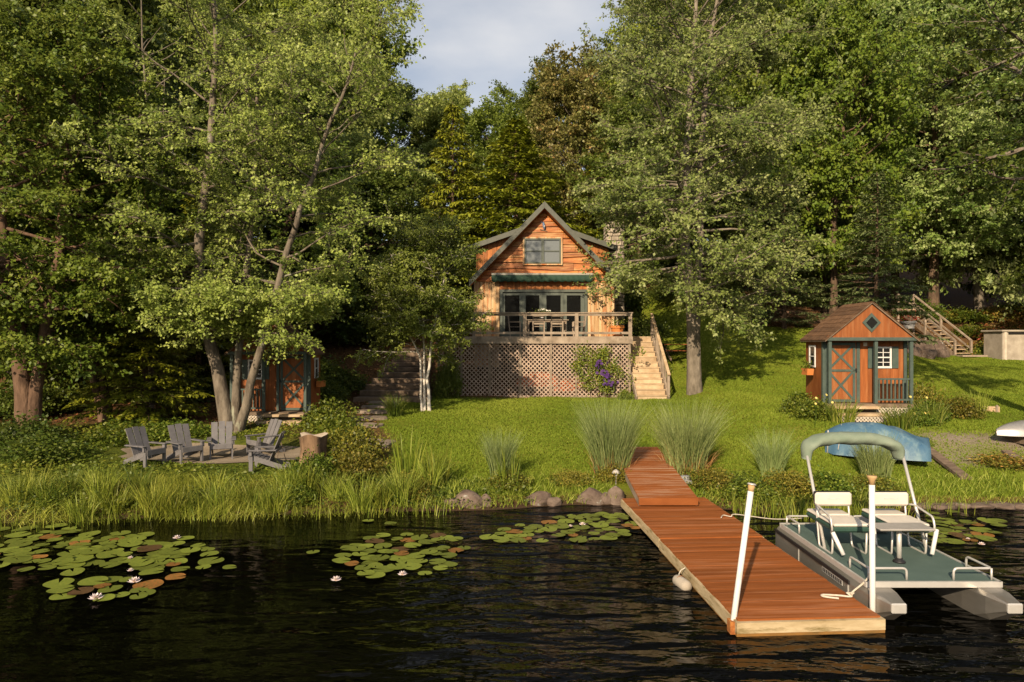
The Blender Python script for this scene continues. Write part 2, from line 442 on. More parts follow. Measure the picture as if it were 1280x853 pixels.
M['bimini'] = pm('green_canvas', (0.1823, 0.2379, 0.1755), (0.2497, 0.2989, 0.2275), 4, 0.85, 0.002, 90)
M['black'] = pm('black_rubber', (0.018, 0.018, 0.02), None, rough=0.5)
M['table_grey'] = pm('boat_table', (0.33, 0.31, 0.28), (0.40, 0.38, 0.35), 6, 0.5)
M['pvc'] = pm('white_pvc', (0.78, 0.77, 0.75), (0.84, 0.83, 0.81), 4, 0.35, spec=0.45, c3=(0.55, 0.47, 0.36), c3scale=3.0, c3lo=0.58, c3hi=0.8, stretch=(1, 1, 0.4))
M['cork'] = pm('tan_cap', (0.46, 0.29, 0.12), (0.60, 0.42, 0.22), 6, 0.7)
M['rust'] = pm('rusty_iron', (0.26, 0.075, 0.018), (0.58, 0.24, 0.06), 12, 0.85, 0.004, 30)
M['rope'] = pm('rope', (0.55, 0.48, 0.38), (0.66, 0.60, 0.50), 30, 0.9, 0.002, 90)
M['tarp'] = pm('blue_tarp', (0.0476, 0.1216, 0.2160), (0.1020, 0.1984, 0.2808), 2.2, 0.5, 0.012, 5, c3=(0.2176, 0.3200, 0.3456), c3scale=2.5, c3lo=0.5, c3hi=0.7)
M['hull_grey'] = pm('silver_hull', (0.38, 0.37, 0.36), (0.52, 0.51, 0.50), 4, 0.4, metal=0.5)
M['kayak'] = pm('orange_kayak', (0.55, 0.115, 0.035), (0.62, 0.15, 0.05), 4, 0.4)
M['petal'] = pm('lily_petal', (0.80, 0.62, 0.62), (0.84, 0.76, 0.74), 6, 0.6)
M['stamen'] = pm('lily_centre', (0.75, 0.5, 0.08), None, rough=0.7)
M['red_flower'] = pm('red_flower', (0.36, 0.03, 0.02), (0.48, 0.06, 0.03), 10, 0.7)
M['purple_flower'] = pm('purple_flower', (0.0630, 0.0198, 0.1360), (0.1080, 0.0405, 0.2000), 10, 0.7)
M['white_flower'] = pm('white_flower', (0.75, 0.72, 0.62), (0.8, 0.78, 0.7), 10, 0.7)
M['yellow_flower'] = pm('yellow_flower', (0.72, 0.56, 0.12), (0.78, 0.66, 0.24), 10, 0.7)
M['painted_dark_in'] = pm('painted_dark_interior', (0.012, 0.011, 0.010), None, rough=0.9)  # near-black colour, used for the unlit room behind the doors
M['blue_bird'] = pm('blue_paint', (0.10, 0.16, 0.28), (0.14, 0.2, 0.33), 6, 0.6)
M['lantern'] = pm('lantern_metal', (0.42, 0.39, 0.36), (0.5, 0.47, 0.44), 6, 0.5)
M['curtain'] = pm('tan_curtain', (0.24, 0.17, 0.10), (0.30, 0.22, 0.14), 6, 0.9)

def glass_mat(name, col, rough=0.04):
    m, n, l, b = _nt(name)
    b.inputs['Base Color'].default_value = (*col, 1)
    b.inputs['Roughness'].default_value = rough
    b.inputs['Specular IOR Level'].default_value = 0.6
    t = n.new('ShaderNodeTexNoise'); t.inputs['Scale'].default_value = 1.2
    tc = n.new('ShaderNodeTexCoord'); l.new(tc.outputs['Object'], t.inputs['Vector'])
    bp = n.new('ShaderNodeBump'); bp.inputs['Distance'].default_value = 0.004
    l.new(t.outputs['Fac'], bp.inputs['Height']); l.new(bp.outputs['Normal'], b.inputs['Normal'])
    return m
M['glass_dark'] = glass_mat('dark_window_glass', (0.012, 0.013, 0.013))
M['glass_sky_tint'] = glass_mat('sky_tinted_window_glass', (0.13, 0.145, 0.15), 0.08)  # pale grey base colour stands in for reflected sky

def lily_mat(name, c1, c2, c3):
    m, n, l, b = _nt(name)
    tc = n.new('ShaderNodeTexCoord'); oi = n.new('ShaderNodeObjectInfo')
    t = n.new('ShaderNodeTexNoise'); t.inputs['Scale'].default_value = 5; t.inputs['Detail'].default_value = 4
    ad = n.new('ShaderNodeVectorMath'); ad.operation = 'ADD'
    l.new(tc.outputs['Object'], ad.inputs[0]); l.new(oi.outputs['Location'], ad.inputs[1]); l.new(ad.outputs[0], t.inputs['Vector'])
    rp = n.new('ShaderNodeValToRGB'); e = rp.color_ramp.elements
    e[0].position = 0.3; e[0].color = (*c1, 1); e[1].position = 0.78; e[1].color = (*c3, 1)
    x = e.new(0.6); x.color = (*c2, 1)
    l.new(t.outputs['Fac'], rp.inputs['Fac'])
    hs = n.new('ShaderNodeHueSaturation')
    mr = n.new('ShaderNodeMapRange'); mr.inputs['To Min'].default_value = 0.7; mr.inputs['To Max'].default_value = 1.25
    l.new(oi.outputs['Random'], mr.inputs['Value']); l.new(mr.outputs['Result'], hs.inputs['Value']); l.new(rp.outputs['Color'], hs.inputs['Color'])
    l.new(hs.outputs['Color'], b.inputs['Base Color'])
    b.inputs['Roughness'].default_value = 0.5; b.inputs['Specular IOR Level'].default_value = 0.25
    return m
M['pad_green'] = lily_mat('green_pad', (0.0927, 0.1242, 0.0174), (0.1331, 0.1573, 0.0222), (0.1855, 0.1656, 0.0277))
M['pad_rust'] = lily_mat('rusty_pad', (0.1152, 0.0864, 0.0216), (0.2448, 0.1008, 0.0252), (0.3240, 0.1440, 0.0288))
M['pad_brown'] = lily_mat('brown_pad', (0.0612, 0.0360, 0.0144), (0.0936, 0.0504, 0.0216), (0.1440, 0.0648, 0.0216))
# ------------------------------------------------------------------ terrain
_sx = np.array([-60, -14, -10.3, -6.7, -4.0, -1.4, 1.1, 2.6, 4.6, 5.6, 7.2, 9.1, 11.5, 16, 60])
_sy = np.array([13.0, 13.6, 14.0, 14.6, 14.75, 15.15, 15.55, 15.5, 15.05, 14.7, 14.9, 15.2, 15.3, 15.0, 13.0])
_n1 = Noise(3, 10, 0.5, 2.2); _n2 = Noise(5, 10, 0.08, 0.4); _n3 = Noise(8, 12, 1.0, 4.0)
WL = 0.17                                            # water level
def shore(x): return np.interp(x, _sx, _sy * 0.955) + 0.09 * _n1(x, 0.0)
def smooth(a, b, x):
    t = np.clip((x - a) / (b - a), 0, 1); return t * t * (3 - 2 * t)
def H(x, y):
    x = np.asarray(x, float); y = np.asarray(y, float)
    d = y - shore(x)
    z = np.interp(d, [-30, -6, -1.5, 0, 0.5, 1.2, 3.7, 10.7, 14.2, 16.7], [-2.5, -1.6, -0.45, WL, 0.36, 0.50, 0.80, 1.22, 1.36, 1.42])
    z = z + 0.03 * _n1(x * 1.3, y * 1.3) * np.clip(d, 0, 1)
    right = smooth(5.5, 12.5, x)
    z = z + 0.125 * right * np.clip(y - 26.5, 0, 12)
    z = z + 1.5 * smooth(27, 40, y) * smooth(6, 11, x) * (1 - smooth(18, 23, x))
    z = z + 0.46 * smooth(16.3, 19.6, y) * smooth(6.3, 9.3, x) * (1 - smooth(26, 36, y))
    start = np.interp(x, [-30, -8, -5, 6.5, 9, 13, 40], [27, 27.5, 28.2, 29.3, 31, 39, 41])
    e = y - start
    soft = np.where(e > 0, e * e / (e + 1.2), 0)
    slope = 0.30 + 0.20 * right * (1 - smooth(44, 52, y))
    hill = slope * np.minimum(soft, 46)
    z = z + hill + 0.35 * _n2(x, y) * smooth(34, 50, y)
    # level ground under the cabin
    inside = smooth(-3.2, -2.6, x) * (1 - smooth(5.4, 6.2, x)) * smooth(30, 31, y) * (1 - smooth(41.5, 43, y))
    z = z * (1 - inside) + np.minimum(z, 2.6) * inside
    # level patio
    pt = np.exp(-(((x + 7.6) / 2.9) ** 4 + ((y - 18.2) / 1.25) ** 4))
    z = z * (1 - pt) + 0.70 * pt
    # far shore behind the viewer
    z = z + 38 * smooth(-150, -330, y)
    return z
def Hs(x, y): return float(H(x, y))

gx = np.concatenate([np.linspace(-900, -60, 15)[:-1], np.linspace(-60, -20, 41)[:-1], np.linspace(-20, 20, 201)[:-1], np.linspace(20, 60, 41)[:-1], np.linspace(60, 900, 15)])
gy = np.concatenate([np.linspace(-900, -60, 30)[:-1], np.linspace(-60, 8, 18)[:-1], np.linspace(8, 46, 211)[:-1], np.linspace(46, 110, 40)[:-1], np.linspace(110, 900, 16)])
GX, GY = np.meshgrid(gx, gy)
GZ = H(GX, GY)
nx_, ny_ = len(gx), len(gy)
ii = np.arange(nx_ * ny_).reshape(ny_, nx_)
GF = np.stack([ii[:-1, :-1], ii[:-1, 1:], ii[1:, 1:], ii[1:, :-1]], -1).reshape(-1, 4)

def lawn_mask(x, y):
    left = np.interp(y, [14, 17, 20, 24, 28, 32], [-2.6, -3.0, -3.6, -4.8, -5.8, -5.0])
    far = np.interp(x, [-6, 5, 7, 10, 14, 16, 30], [28.6, 29, 41, 42, 39.5, 39, 41])
    return smooth(-0.35, 0.35, x - left + 0.25 * _n1(x, y)) * (1 - smooth(-0.5, 0.8, y - far + 0.4 * _n1(y, x))) * smooth(0.15, 0.7, y - shore(x))
def gravel_mask(x, y):
    a = np.exp(-(((x - 12.3) / 2.1) ** 4 + ((y - 17.75) / 1.0) ** 4))
    return np.clip(a * (0.8 + 0.35 * _n3(x, y)), 0, 1)
def cover_mask(x, y):      # low green plants at the woods' edge
    return np.clip(smooth(-20, -12, x) * 0 + (1 - smooth(19.8, 23.0, y + 0.8 * _n1(x, y))) * (1 - smooth(-5.2, -4, x)) * smooth(0.2, 0.8, y - shore(x)), 0, 1)

def ground_mat():
    m, n, l, b = _nt('ground_cover')
    def attr(nm):
        a = n.new('ShaderNodeAttribute'); a.attribute_name = nm; return a.outputs['Fac']
    tc = n.new('ShaderNodeTexCoord')
    def noise(scale, detail=5, rough=0.6):
        t = n.new('ShaderNodeTexNoise'); t.inputs['Scale'].default_value = scale; t.inputs['Detail'].default_value = detail; t.inputs['Roughness'].default_value = rough
        l.new(tc.outputs['Object'], t.inputs['Vector']); return t.outputs['Fac']
    def ramp(f, stops):
        r = n.new('ShaderNodeValToRGB'); e = r.color_ramp.elements
        e[0].position, e[0].color = stops[0][0], (*stops[0][1], 1); e[1].position, e[1].color = stops[-1][0], (*stops[-1][1], 1)
        for p, c in stops[1:-1]:
            x = e.new(p); x.color = (*c, 1)
        l.new(f, r.inputs['Fac']); return r.outputs['Color']
    def mix(f, a, c):
        x = n.new('ShaderNodeMixRGB'); l.new(f, x.inputs['Fac']); l.new(a, x.inputs['Color1']); l.new(c, x.inputs['Color2']); return x.outputs['Color']
    litter = ramp(noise(9, 8, 0.75), [(0.3, (0.035, 0.024, 0.014)), (0.5, (0.10, 0.055, 0.024)), (0.72, (0.2, 0.105, 0.042))])
    lawn = ramp(noise(1.1, 8, 0.7), [(0.3, (0.095, 0.126, 0.010)), (0.5, (0.14, 0.16, 0.016)), (0.7, (0.2, 0.188, 0.032))])
    cover = ramp(noise(6, 7, 0.7), [(0.3, (0.03, 0.045, 0.008)), (0.55, (0.085, 0.105, 0.012)), (0.75, (0.15, 0.14, 0.02))])
    grav = ramp(noise(22, 6, 0.7), [(0.3, (0.15, 0.12, 0.085)), (0.5, (0.21, 0.17, 0.13)), (0.75, (0.33, 0.29, 0.24))])
    c = mix(attr('cover'), litter, cover)
    c = mix(attr('lawn'), c, lawn)
    c = mix(attr('gravel'), c, grav)
    mud = n.new('ShaderNodeRGB'); mud.outputs[0].default_value = (0.045, 0.03, 0.018, 1)
    c = mix(attr('mud'), c, mud.outputs[0])
    l.new(c, b.inputs['Base Color'])
    b.inputs['Roughness'].default_value = 0.95; b.inputs['Specular IOR Level'].default_value = 0.1
    bp = n.new('ShaderNodeBump'); bp.inputs['Distance'].default_value = 0.035
    l.new(noise(26, 5, 0.7), bp.inputs['Height']); l.new(bp.outputs['Normal'], b.inputs['Normal'])
    return m
M['ground'] = ground_mat()
dsh = GY - shore(GX)
g_me = np_mesh('ground', np.stack([GX, GY, GZ], -1).reshape(-1, 3), GF, M['ground'], True, {
    'lawn': lawn_mask(GX, GY).ravel(), 'gravel': gravel_mask(GX, GY).ravel(), 'cover': cover_mask(GX, GY).ravel(),
    'mud': (1 - smooth(0.0, 0.35, dsh)).ravel()})
tag(link_mesh('ground', g_me), kind='structure')

# ------------------------------------------------------------------ water
def water_mat():
    m, n, l, b = _nt('dark_lake_water')
    b.inputs['Base Color'].default_value = (0.0009, 0.0009, 0.0006, 1)
    b.inputs['Roughness'].default_value = 0.03
    b.inputs['IOR'].default_value = 1.22
    b.inputs['Specular IOR Level'].default_value = 0.3
    tc = n.new('ShaderNodeTexCoord')
    def wave(rot, sc, scale, detail, dist=0.0):
        mp = n.new('ShaderNodeMapping'); mp.inputs['Rotation'].default_value = (0, 0, R(rot)); mp.inputs['Scale'].default_value = sc
        l.new(tc.outputs['Object'], mp.inputs['Vector'])
        t = n.new('ShaderNodeTexNoise'); t.inputs['Scale'].default_value = scale; t.inputs['Detail'].default_value = detail
        t.inputs['Roughness'].default_value = 0.5; t.inputs['Distortion'].default_value = dist
        l.new(mp.outputs['Vector'], t.inputs['Vector']); return t.outputs['Fac']
    w1 = wave(54, (0.85, 2.8, 1), 1.0, 1.2, 0.5)
    w2 = wave(40, (0.7, 1.6, 1), 5.0, 2.0, 0.3)
    big = wave(0, (1, 1, 1), 0.16, 2)
    # calmer water near the lily beds, livelier on the right
    sep = n.new('ShaderNodeSeparateXYZ'); l.new(tc.outputs['Object'], sep.inputs[0])
    mr = n.new('ShaderNodeMapRange'); mr.inputs['From Min'].default_value = -3.2; mr.inputs['From Max'].default_value = 1.6
    mr.inputs['To Min'].default_value = 0.07; mr.inputs['To Max'].default_value = 1.0
    l.new(sep.outputs['X'], mr.inputs['Value'])
    s1 = n.new('ShaderNodeMath'); s1.operation = 'MULTIPLY'; s1.inputs[1].default_value = 0.22; l.new(w2, s1.inputs[0])
    ad = n.new('ShaderNodeMath'); ad.operation = 'ADD'; l.new(w1, ad.inputs[0]); l.new(s1.outputs[0], ad.inputs[1])
    bg = n.new('ShaderNodeMapRange'); bg.inputs['From Min'].default_value = 0.35; bg.inputs['From Max'].default_value = 0.65; bg.inputs['To Min'].default_value = 0.65; bg.inputs['To Max'].default_value = 1.1
    l.new(big, bg.inputs['Value'])
    a1 = n.new('ShaderNodeMath'); a1.operation = 'MULTIPLY'; l.new(mr.outputs[0], a1.inputs[0]); l.new(bg.outputs[0], a1.inputs[1])
    hh = n.new('ShaderNodeMath'); hh.operation = 'MULTIPLY'; l.new(ad.outputs[0], hh.inputs[0]); l.new(a1.outputs[0], hh.inputs[1])
    bp = n.new('ShaderNodeBump'); bp.inputs['Strength'].default_value = 1.0; bp.inputs['Distance'].default_value = 0.30
    l.new(hh.outputs[0], bp.inputs['Height']); l.new(bp.outputs['Normal'], b.inputs['Normal'])
    return m
M['water'] = water_mat()
wx = np.linspace(-400, 400, 9); wy = np.linspace(-340, 18, 9)
WX, WY = np.meshgrid(wx, wy)
wi = np.arange(81).reshape(9, 9)
w_me = np_mesh('lake_water', np.stack([WX, WY, WX * 0 + WL], -1).reshape(-1, 3), np.stack([wi[:-1, :-1], wi[:-1, 1:], wi[1:, 1:], wi[1:, :-1]], -1).reshape(-1, 4), M['water'], True)
tag(link_mesh('lake_water', w_me), kind='structure')

# ------------------------------------------------------------------ vegetation generators
def unit(a): return a / np.maximum(np.linalg.norm(a, axis=-1, keepdims=True), 1e-9)

def leaf_arrays(P, D, N, L, W, fold=0.12):
    """rhombic leaves: base, side, tip, side"""
    D = unit(D); S = unit(np.cross(D, N)); N2 = np.cross(S, D)
    L = L[:, None]; W = W[:, None]
    v0 = P; v1 = P + D * L * .45 + S * W * .5 + N2 * L * fold
    v2 = P + D * L - N2 * L * fold; v3 = P + D * L * .45 - S * W * .5 + N2 * L * fold
    V = np.stack([v0, v1, v2, v3], 1).reshape(-1, 3)
    F = np.arange(len(P) * 4).reshape(-1, 4)
    return V, F

def leaf_mesh(name, P, D, N, L, W, rv, mat, fold=0.12):
    V, F = leaf_arrays(P, D, N, L, W, fold)
    return np_mesh(name, V, F, mat, False, {'rnd': np.repeat(np.clip(rv, 0, 1), 4)})

def tubes_mesh(name, tubes, mat):
    """tubes: list of (path (n,3), radii (n), sides)"""
    Vs, Fs, base = [], [], 0
    for path, rad, k in tubes:
        path = np.asarray(path, float); n = len(path)
        t = unit(np.gradient(path, axis=0))
        ref = np.array([0.0, 0.0, 1.0]) if abs(t[0, 2]) < 0.8 else np.array([1.0, 0.0, 0.0])
        x = unit(np.cross(t, ref)); y = np.cross(t, x)
        a = np.linspace(0, 2 * np.pi, k, endpoint=False)
        ring = path[:, None, :] + (x[:, None, :] * np.cos(a)[None, :, None] + y[:, None, :] * np.sin(a)[None, :, None]) * np.asarray(rad)[:, None, None]
        Vs.append(ring.reshape(-1, 3))
        i = np.arange(n * k).reshape(n, k) + base
        j = np.roll(i, -1, axis=1)
        Fs.append(np.stack([i[:-1], j[:-1], j[1:], i[1:]], -1).reshape(-1, 4))
        base += n * k
    return np_mesh(name, np.concatenate(Vs), np.concatenate(Fs), mat, True)

def wander(g, p, d, L, n, curl=0.12, lift=0.0):
    pts = [p]; d = d / np.linalg.norm(d)
    for i in range(n):
        d = d + g.normal(size=3) * curl + np.array([0, 0, lift])
        d = d / np.linalg.norm(d)
        p = p + d * (L / n)
        pts.append(p)
    return np.array(pts)

def grow(g, stems, spread, n_prim, n_sec, n_twig, n_leaf, leaf=0.13, twig=0.7, t0=0.3, low=0.05, high=1.1, droop=0.0,
         prof=None, bias=None, sec_len=0.42, flat=0.5, gap=0.0, s0=0.22, twigs=False, skip=None):
    """broadleaf tree: stems = [(path, r0, r1)]; returns (tubes, leaf arrays)"""
    tubes = []; TS, TD, TL, TC = [], [], [], []
    prof = prof or (lambda t: 0.55 + 0.45 * math.sin(math.pi * min(1, t * 1.05)) if t < 0.9 else 0.45)
    for path, r0, r1 in stems:
        path = np.asarray(path, float)
        seg = np.r_[0, np.cumsum(np.linalg.norm(np.diff(path, axis=0), axis=1))]; seg /= seg[-1]
        fine = np.linspace(0, 1, 16)
        pf = np.stack([np.interp(fine, seg, path[:, k]) for k in range(3)], 1)
        pf[1:-1] += g.normal(size=(14, 3)) * 0.03 * np.array([1, 1, 0])
        rad = r1 + (r0 - r1) * (1 - fine) ** 0.8
        rad[0] *= 1.35; rad[1] *= 1.08
        tubes.append((pf, rad, 9))
        az = g.uniform(0, 6.28)
        for i in range(n_prim):
            t = t0 + (1 - t0) * (i + g.uniform(0, 0.9)) / n_prim
            if g.random() < gap: continue
            p = np.array([np.interp(t, fine, pf[:, k]) for k in range(3)])
            az += 2.4 + g.normal() * 0.35
            u = (t - t0) / (1 - t0)
            el = low + (high - low) * u ** 1.5 + g.normal() * 0.12
            d = np.array([math.cos(az) * math.cos(el), math.sin(az) * math.cos(el), math.sin(el)])
            if bias is not None: d = d + np.array(bias)
            if skip is not None and skip(d, u): continue
            L = spread * prof(u) * g.uniform(0.7, 1.15)
            r = max(0.012, np.interp(t, fine, rad) * 0.42 * min(1, L / spread + 0.2))
            bp = wander(g, p, d, L, 6, 0.13, 0.05 - droop)
            tubes.append((bp, np.linspace(r, 0.008, 7), 5))
            fl = np.linspace(0, 1, 7)
            side = 1
            for j in range(n_sec):
                s = s0 + (1 - s0) * (j + g.uniform(0.1, 0.9)) / n_sec
                q = np.array([np.interp(s, fl, bp[:, k]) for k in range(3)])
                bd = bp[min(6, int(s * 6) + 1)] - bp[min(5, int(s * 6))]; bd = bd / np.linalg.norm(bd)
                side = -side
                h = np.cross(bd, [0, 0, 1]); h = h / max(1e-6, np.linalg.norm(h))
                dd = bd * g.uniform(0.5, 1.0) + h * side * g.uniform(0.5, 1.0) + np.array([0, 0, g.normal() * 0.3])
                Ls = L * sec_len * (1.25 - 0.7 * s) * g.uniform(0.6, 1.2) + 0.25
                sp = wander(g, q, dd, Ls, 4, 0.16, 0.03 - droop)
                tubes.append((sp, np.linspace(max(0.007, r * 0.4), 0.005, 5), 3))
                f4 = np.linspace(0, 1, 5)
                tt = g.uniform(0.15, 1.0, n_twig)
                Q = np.stack([np.interp(tt, f4, sp[:, k]) for k in range(3)], 1)
                sdv = unit(sp[-1] - sp[0])
                Dv = sdv * 0.6 + g.normal(size=(n_twig, 3)) * np.array([1, 1, 0.45])
                TS.append(Q); TD.append(unit(Dv)); TL.append(twig * g.uniform(0.5, 1.2, n_twig)); TC.append(np.full(n_twig, g.normal() * 0.17))
    TS, TD, TL, TC = np.concatenate(TS), np.concatenate(TD), np.concatenate(TL), np.concatenate(TC)
    nt = len(TS)
    if twigs:
        for q0, q1 in zip(TS, TS + TD * TL[:, None]): tubes.append((np.array([q0, q1]), np.array([0.006, 0.003]), 3))
    k = n_leaf
    s = g.uniform(0.1, 1.05, (nt, k))
    P = TS[:, None] + TD[:, None] * (TL[:, None] * s)[..., None] + g.normal(size=(nt, k, 3)) * 0.05 * (leaf / 0.12)
    P[..., 2] -= droop * 1.5 * (TL[:, None] * s) ** 2
    D = TD[:, None] * 0.5 + g.normal(size=(nt, k, 3)) * np.array([0.7, 0.7, 0.5]) + np.array([0, 0, -0.15 - droop])
    N = g.normal(size=(nt, k, 3)) * flat + np.array([-0.2, -0.55, 0.7])
    Ls = leaf * g.uniform(0.7, 1.3, (nt, k))
    rv = 0.5 + TC[:, None] + g.normal(size=(nt, k)) * 0.13
    P, D, N, Ls, rv = P.reshape(-1, 3), D.reshape(-1, 3), unit(N.reshape(-1, 3)), Ls.ravel(), rv.ravel()
    return tubes, (P, D, N, Ls, Ls * 0.72, rv)

def make_tree(name, label, loc, tubes, leaves, bark, leafm, group=None, cat='tree'):
    t = thing(name, label, cat, loc, 0, group)
    link_mesh('trunk', tubes_mesh('trunk', tubes, bark), t)
    link_mesh('crown', leaf_mesh('crown', *leaves, leafm), t)
    return t

def conifer(g, h, w, r0, n_whorl, per, droop=0.25, base=0.1, needle=0.26, dens=13, dead=0.0):
    tubes = [(np.array([[0, 0, h * k / 10] for k in range(11)]) + np.r_[[[0, 0, 0]], g.normal(size=(10, 3)) * [0.03, 0.03, 0]], np.linspace(r0, 0.02, 11), 8)]
    P, D, N, L, rv = [], [], [], [], []
    for i in range(n_whorl):
        u = (i + g.uniform(0, 0.6)) / n_whorl
        z = h * (base + (1 - base) * u)
        a0 = g.uniform(0, 6.28)
        for k in range(per):
            a = a0 + 6.283 * k / per + g.normal() * 0.25
            Lb = w * (1 - u) ** 0.85 * g.uniform(0.7, 1.12) + 0.15
            d = np.array([math.cos(a), math.sin(a), 0.28 - 0.25 * (1 - u)])
            bp = wander(g, np.array([0, 0, z]), d, Lb, 6, 0.06, -droop * 0.16)
            tubes.append((bp, np.linspace(0.012 + r0 * 0.13 * (1 - u), 0.004, 7), 3))
            if g.random() < dead * (1 - u): continue
            n = max(6, int(dens * Lb))
            s = g.uniform(0.12, 1.0, n) ** 0.8
            Q = np.stack([np.interp(s, np.linspace(0, 1, 7), bp[:, q]) for q in range(3)], 1)
            bd = unit(bp[-1] - bp[0]); sd_ = np.cross(bd, [0, 0, 1.0]); sd_ /= np.linalg.norm(sd_)
            sg = g.choice([-1, 1], n)
            for rep in range(3):
                len_side = (0.18 + 0.42 * (1 - s)) * min(1.3, Lb * 0.6) * g.uniform(0.0, 1.0, n)
                dv = unit(bd * 0.75 + sd_ * sg[:, None] * 0.8)
                q = Q + dv * len_side[:, None] + g.normal(size=(n, 3)) * 0.03
                q[:, 2] -= droop * 0.6 * len_side + 0.02
                P.append(q); D.append(dv + g.normal(size=(n, 3)) * 0.35 + [0, 0, -droop])
                N.append(unit(g.normal(size=(n, 3)) * 0.35 + [0, -0.15, 0.9]))
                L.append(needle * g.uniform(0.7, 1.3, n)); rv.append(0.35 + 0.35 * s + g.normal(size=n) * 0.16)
    P, D, N, L, rv = map(np.concatenate, (P, D, N, L, rv))
    return tubes, (P, D, N, L, L * 0.34, rv)

def shrub_geo(g, rx, rz, n, leaf=0.07, stems=9):
    """bush: stems from the ground and leaves in lumpy clusters"""
    tubes = []; P, C = [], []
    nc = max(8, int(n / 40))
    for k in range(nc):
        a = g.uniform(0, 6.28); rr = math.sqrt(g.random()) * rx; zz = rz * (1 - (rr / rx) ** 2 * 0.65) * g.uniform(0.25, 1.0)
        c = np.array([rr * math.cos(a), rr * math.sin(a), zz])
        if k < stems:
            tubes.append((np.array([[c[0]*0.15, c[1]*0.15, -0.05], [c[0]*0.6, c[1]*0.6, zz*0.55], c]), np.array([0.012, 0.009, 0.004]), 4))
        q = c + g.normal(size=(40, 3)) * np.array([0.2, 0.2, 0.14]) * (0.45 + rx * 0.5)
        P.append(q); C.append(np.full(40, g.normal() * 0.16))
    P = np.concatenate(P); C = np.concatenate(C)
    P = P[P[:, 2] > -0.02]; C = C[:len(P)]
    D = unit(P * [1, 1, 0.3]) * 0.5 + g.normal(size=P.shape) * 0.7
    N = unit(g.normal(size=P.shape) * 0.6 + [0, -0.3, 0.8])
    L = leaf * g.uniform(0.6, 1.35, len(P))
    return tubes, (P, D, N, L, L * 0.7, 0.5 + C + g.normal(size=len(P)) * 0.2)

def blades(g, P, hgt, lean, wid, segs=4, up=1.0, curl=1.0):
    """arching blades from ground points P: quads tapering to a tip; returns V, F, rnd-per-vertex"""
    n = len(P)
    t = np.linspace(0, 1, segs + 1)
    out = hgt[:, None] * t[None]                                    # length along
    ang = np.clip(curl, 0, None) * (0.15 + t[None] ** 1.3)          # bend
    lz = np.cos(ang); lx = np.sin(ang)
    dz = np.cumsum(np.c_[np.zeros((n, 1)), np.repeat(lz[:, 1:], n, 0) if lz.shape[0] == 1 else lz[:, 1:]], 1) * (hgt / segs)[:, None]
    dx = np.cumsum(np.c_[np.zeros((n, 1)), np.repeat(lx[:, 1:], n, 0) if lx.shape[0] == 1 else lx[:, 1:]], 1) * (hgt / segs)[:, None]
    lean = unit(lean)
    ctr = P[:, None] + lean[:, None] * dx[..., None] + np.array([0, 0, 1.0]) * dz[..., None]
    a = g.uniform(0, 6.28, n)
    side = np.stack([np.cos(a), np.sin(a), np.zeros(n)], 1)
    w = wid[:, None] * (1 - t[None] ** 1.6 * 0.93) * 0.5
    Lf = ctr - side[:, None] * w[..., None]; Rt = ctr + side[:, None] * w[..., None]
    V = np.stack([Lf, Rt], 2).reshape(n, -1, 3)
    m = (segs + 1) * 2
    base = np.arange(n)[:, None] * m
    fs = np.array([[2*k, 2*k+1, 2*k+3, 2*k+2] for k in range(segs)])
    F = (base[:, None] + fs[None]).reshape(-1, 4)
    return V.reshape(-1, 3), F

def blade_mesh(name, g, P, hgt, lean, wid, rv, mat, segs=4, curl=None):
    curl = np.full((len(P), 1), 0.8) if curl is None else np.asarray(curl).reshape(-1, 1)
    V, F = blades(g, P, hgt, lean, wid, segs, curl=curl)
    return np_mesh(name, V, F, mat, False, {'rnd': np.repeat(np.clip(rv, 0, 1), (segs + 1) * 2)})

def rock_mesh(name, seed, sx, sy, sz, mat, flat=0.0):
    """boulder: a ball cut by random planes and roughened"""
    nz = Noise(seed, 8, 0.8, 2.6); nf = Noise(seed + 50, 10, 4, 9)
    gr = np.random.default_rng(seed + 7)
    nu, nv = 26, 17
    th, ph = np.meshgrid(np.linspace(0.0, np.pi, nv + 1), np.linspace(0, 2 * np.pi, nu, endpoint=False), indexing='ij')
    Q = np.stack([np.sin(th) * np.cos(ph), np.sin(th) * np.sin(ph), np.cos(th)], -1).reshape(-1, 3)
    Q = Q * (1 + 0.14 * nz(Q[:, 0] * 1.6, Q[:, 1] * 1.6, Q[:, 2] * 1.6))[:, None]
    for k in range(9):
        pn_ = unit(gr.normal(size=3) + np.array([0, -0.25, 0.25])); dd = gr.uniform(0.62, 0.9)
        over = np.maximum(Q @ pn_ - dd, 0)
        Q = Q - pn_ * over[:, None] * 0.9
    if flat: Q[:, 2] = np.where(Q[:, 2] > flat, flat + (Q[:, 2] - flat) * 0.25, Q[:, 2])
    Q = Q * (1 + 0.018 * nf(Q[:, 0], Q[:, 1], Q[:, 2]))[:, None]
    i = np.arange((nv + 1) * nu).reshape(nv + 1, nu); j = np.roll(i, -1, axis=1)
    F = np.stack([i[:-1], i[1:], j[1:], j[:-1]], -1).reshape(-1, 4)
    return np_mesh(name, Q * [sx, sy, sz], F, mat, True)
# ------------------------------------------------------------------ trees near the water
def px_path(pts, Y, base, yo=None):
    out = []
    for i, (px, py) in enumerate(pts):
        y = Y + (yo[i] if yo else 0)
        out.append(np.array(at(px, py, y)) - base)
    return np.array(out)
def base_at(px, Y):
    X = (px - 640) / FPX * Y
    return np.array([X, Y, Hs(X, Y) - 0.05])

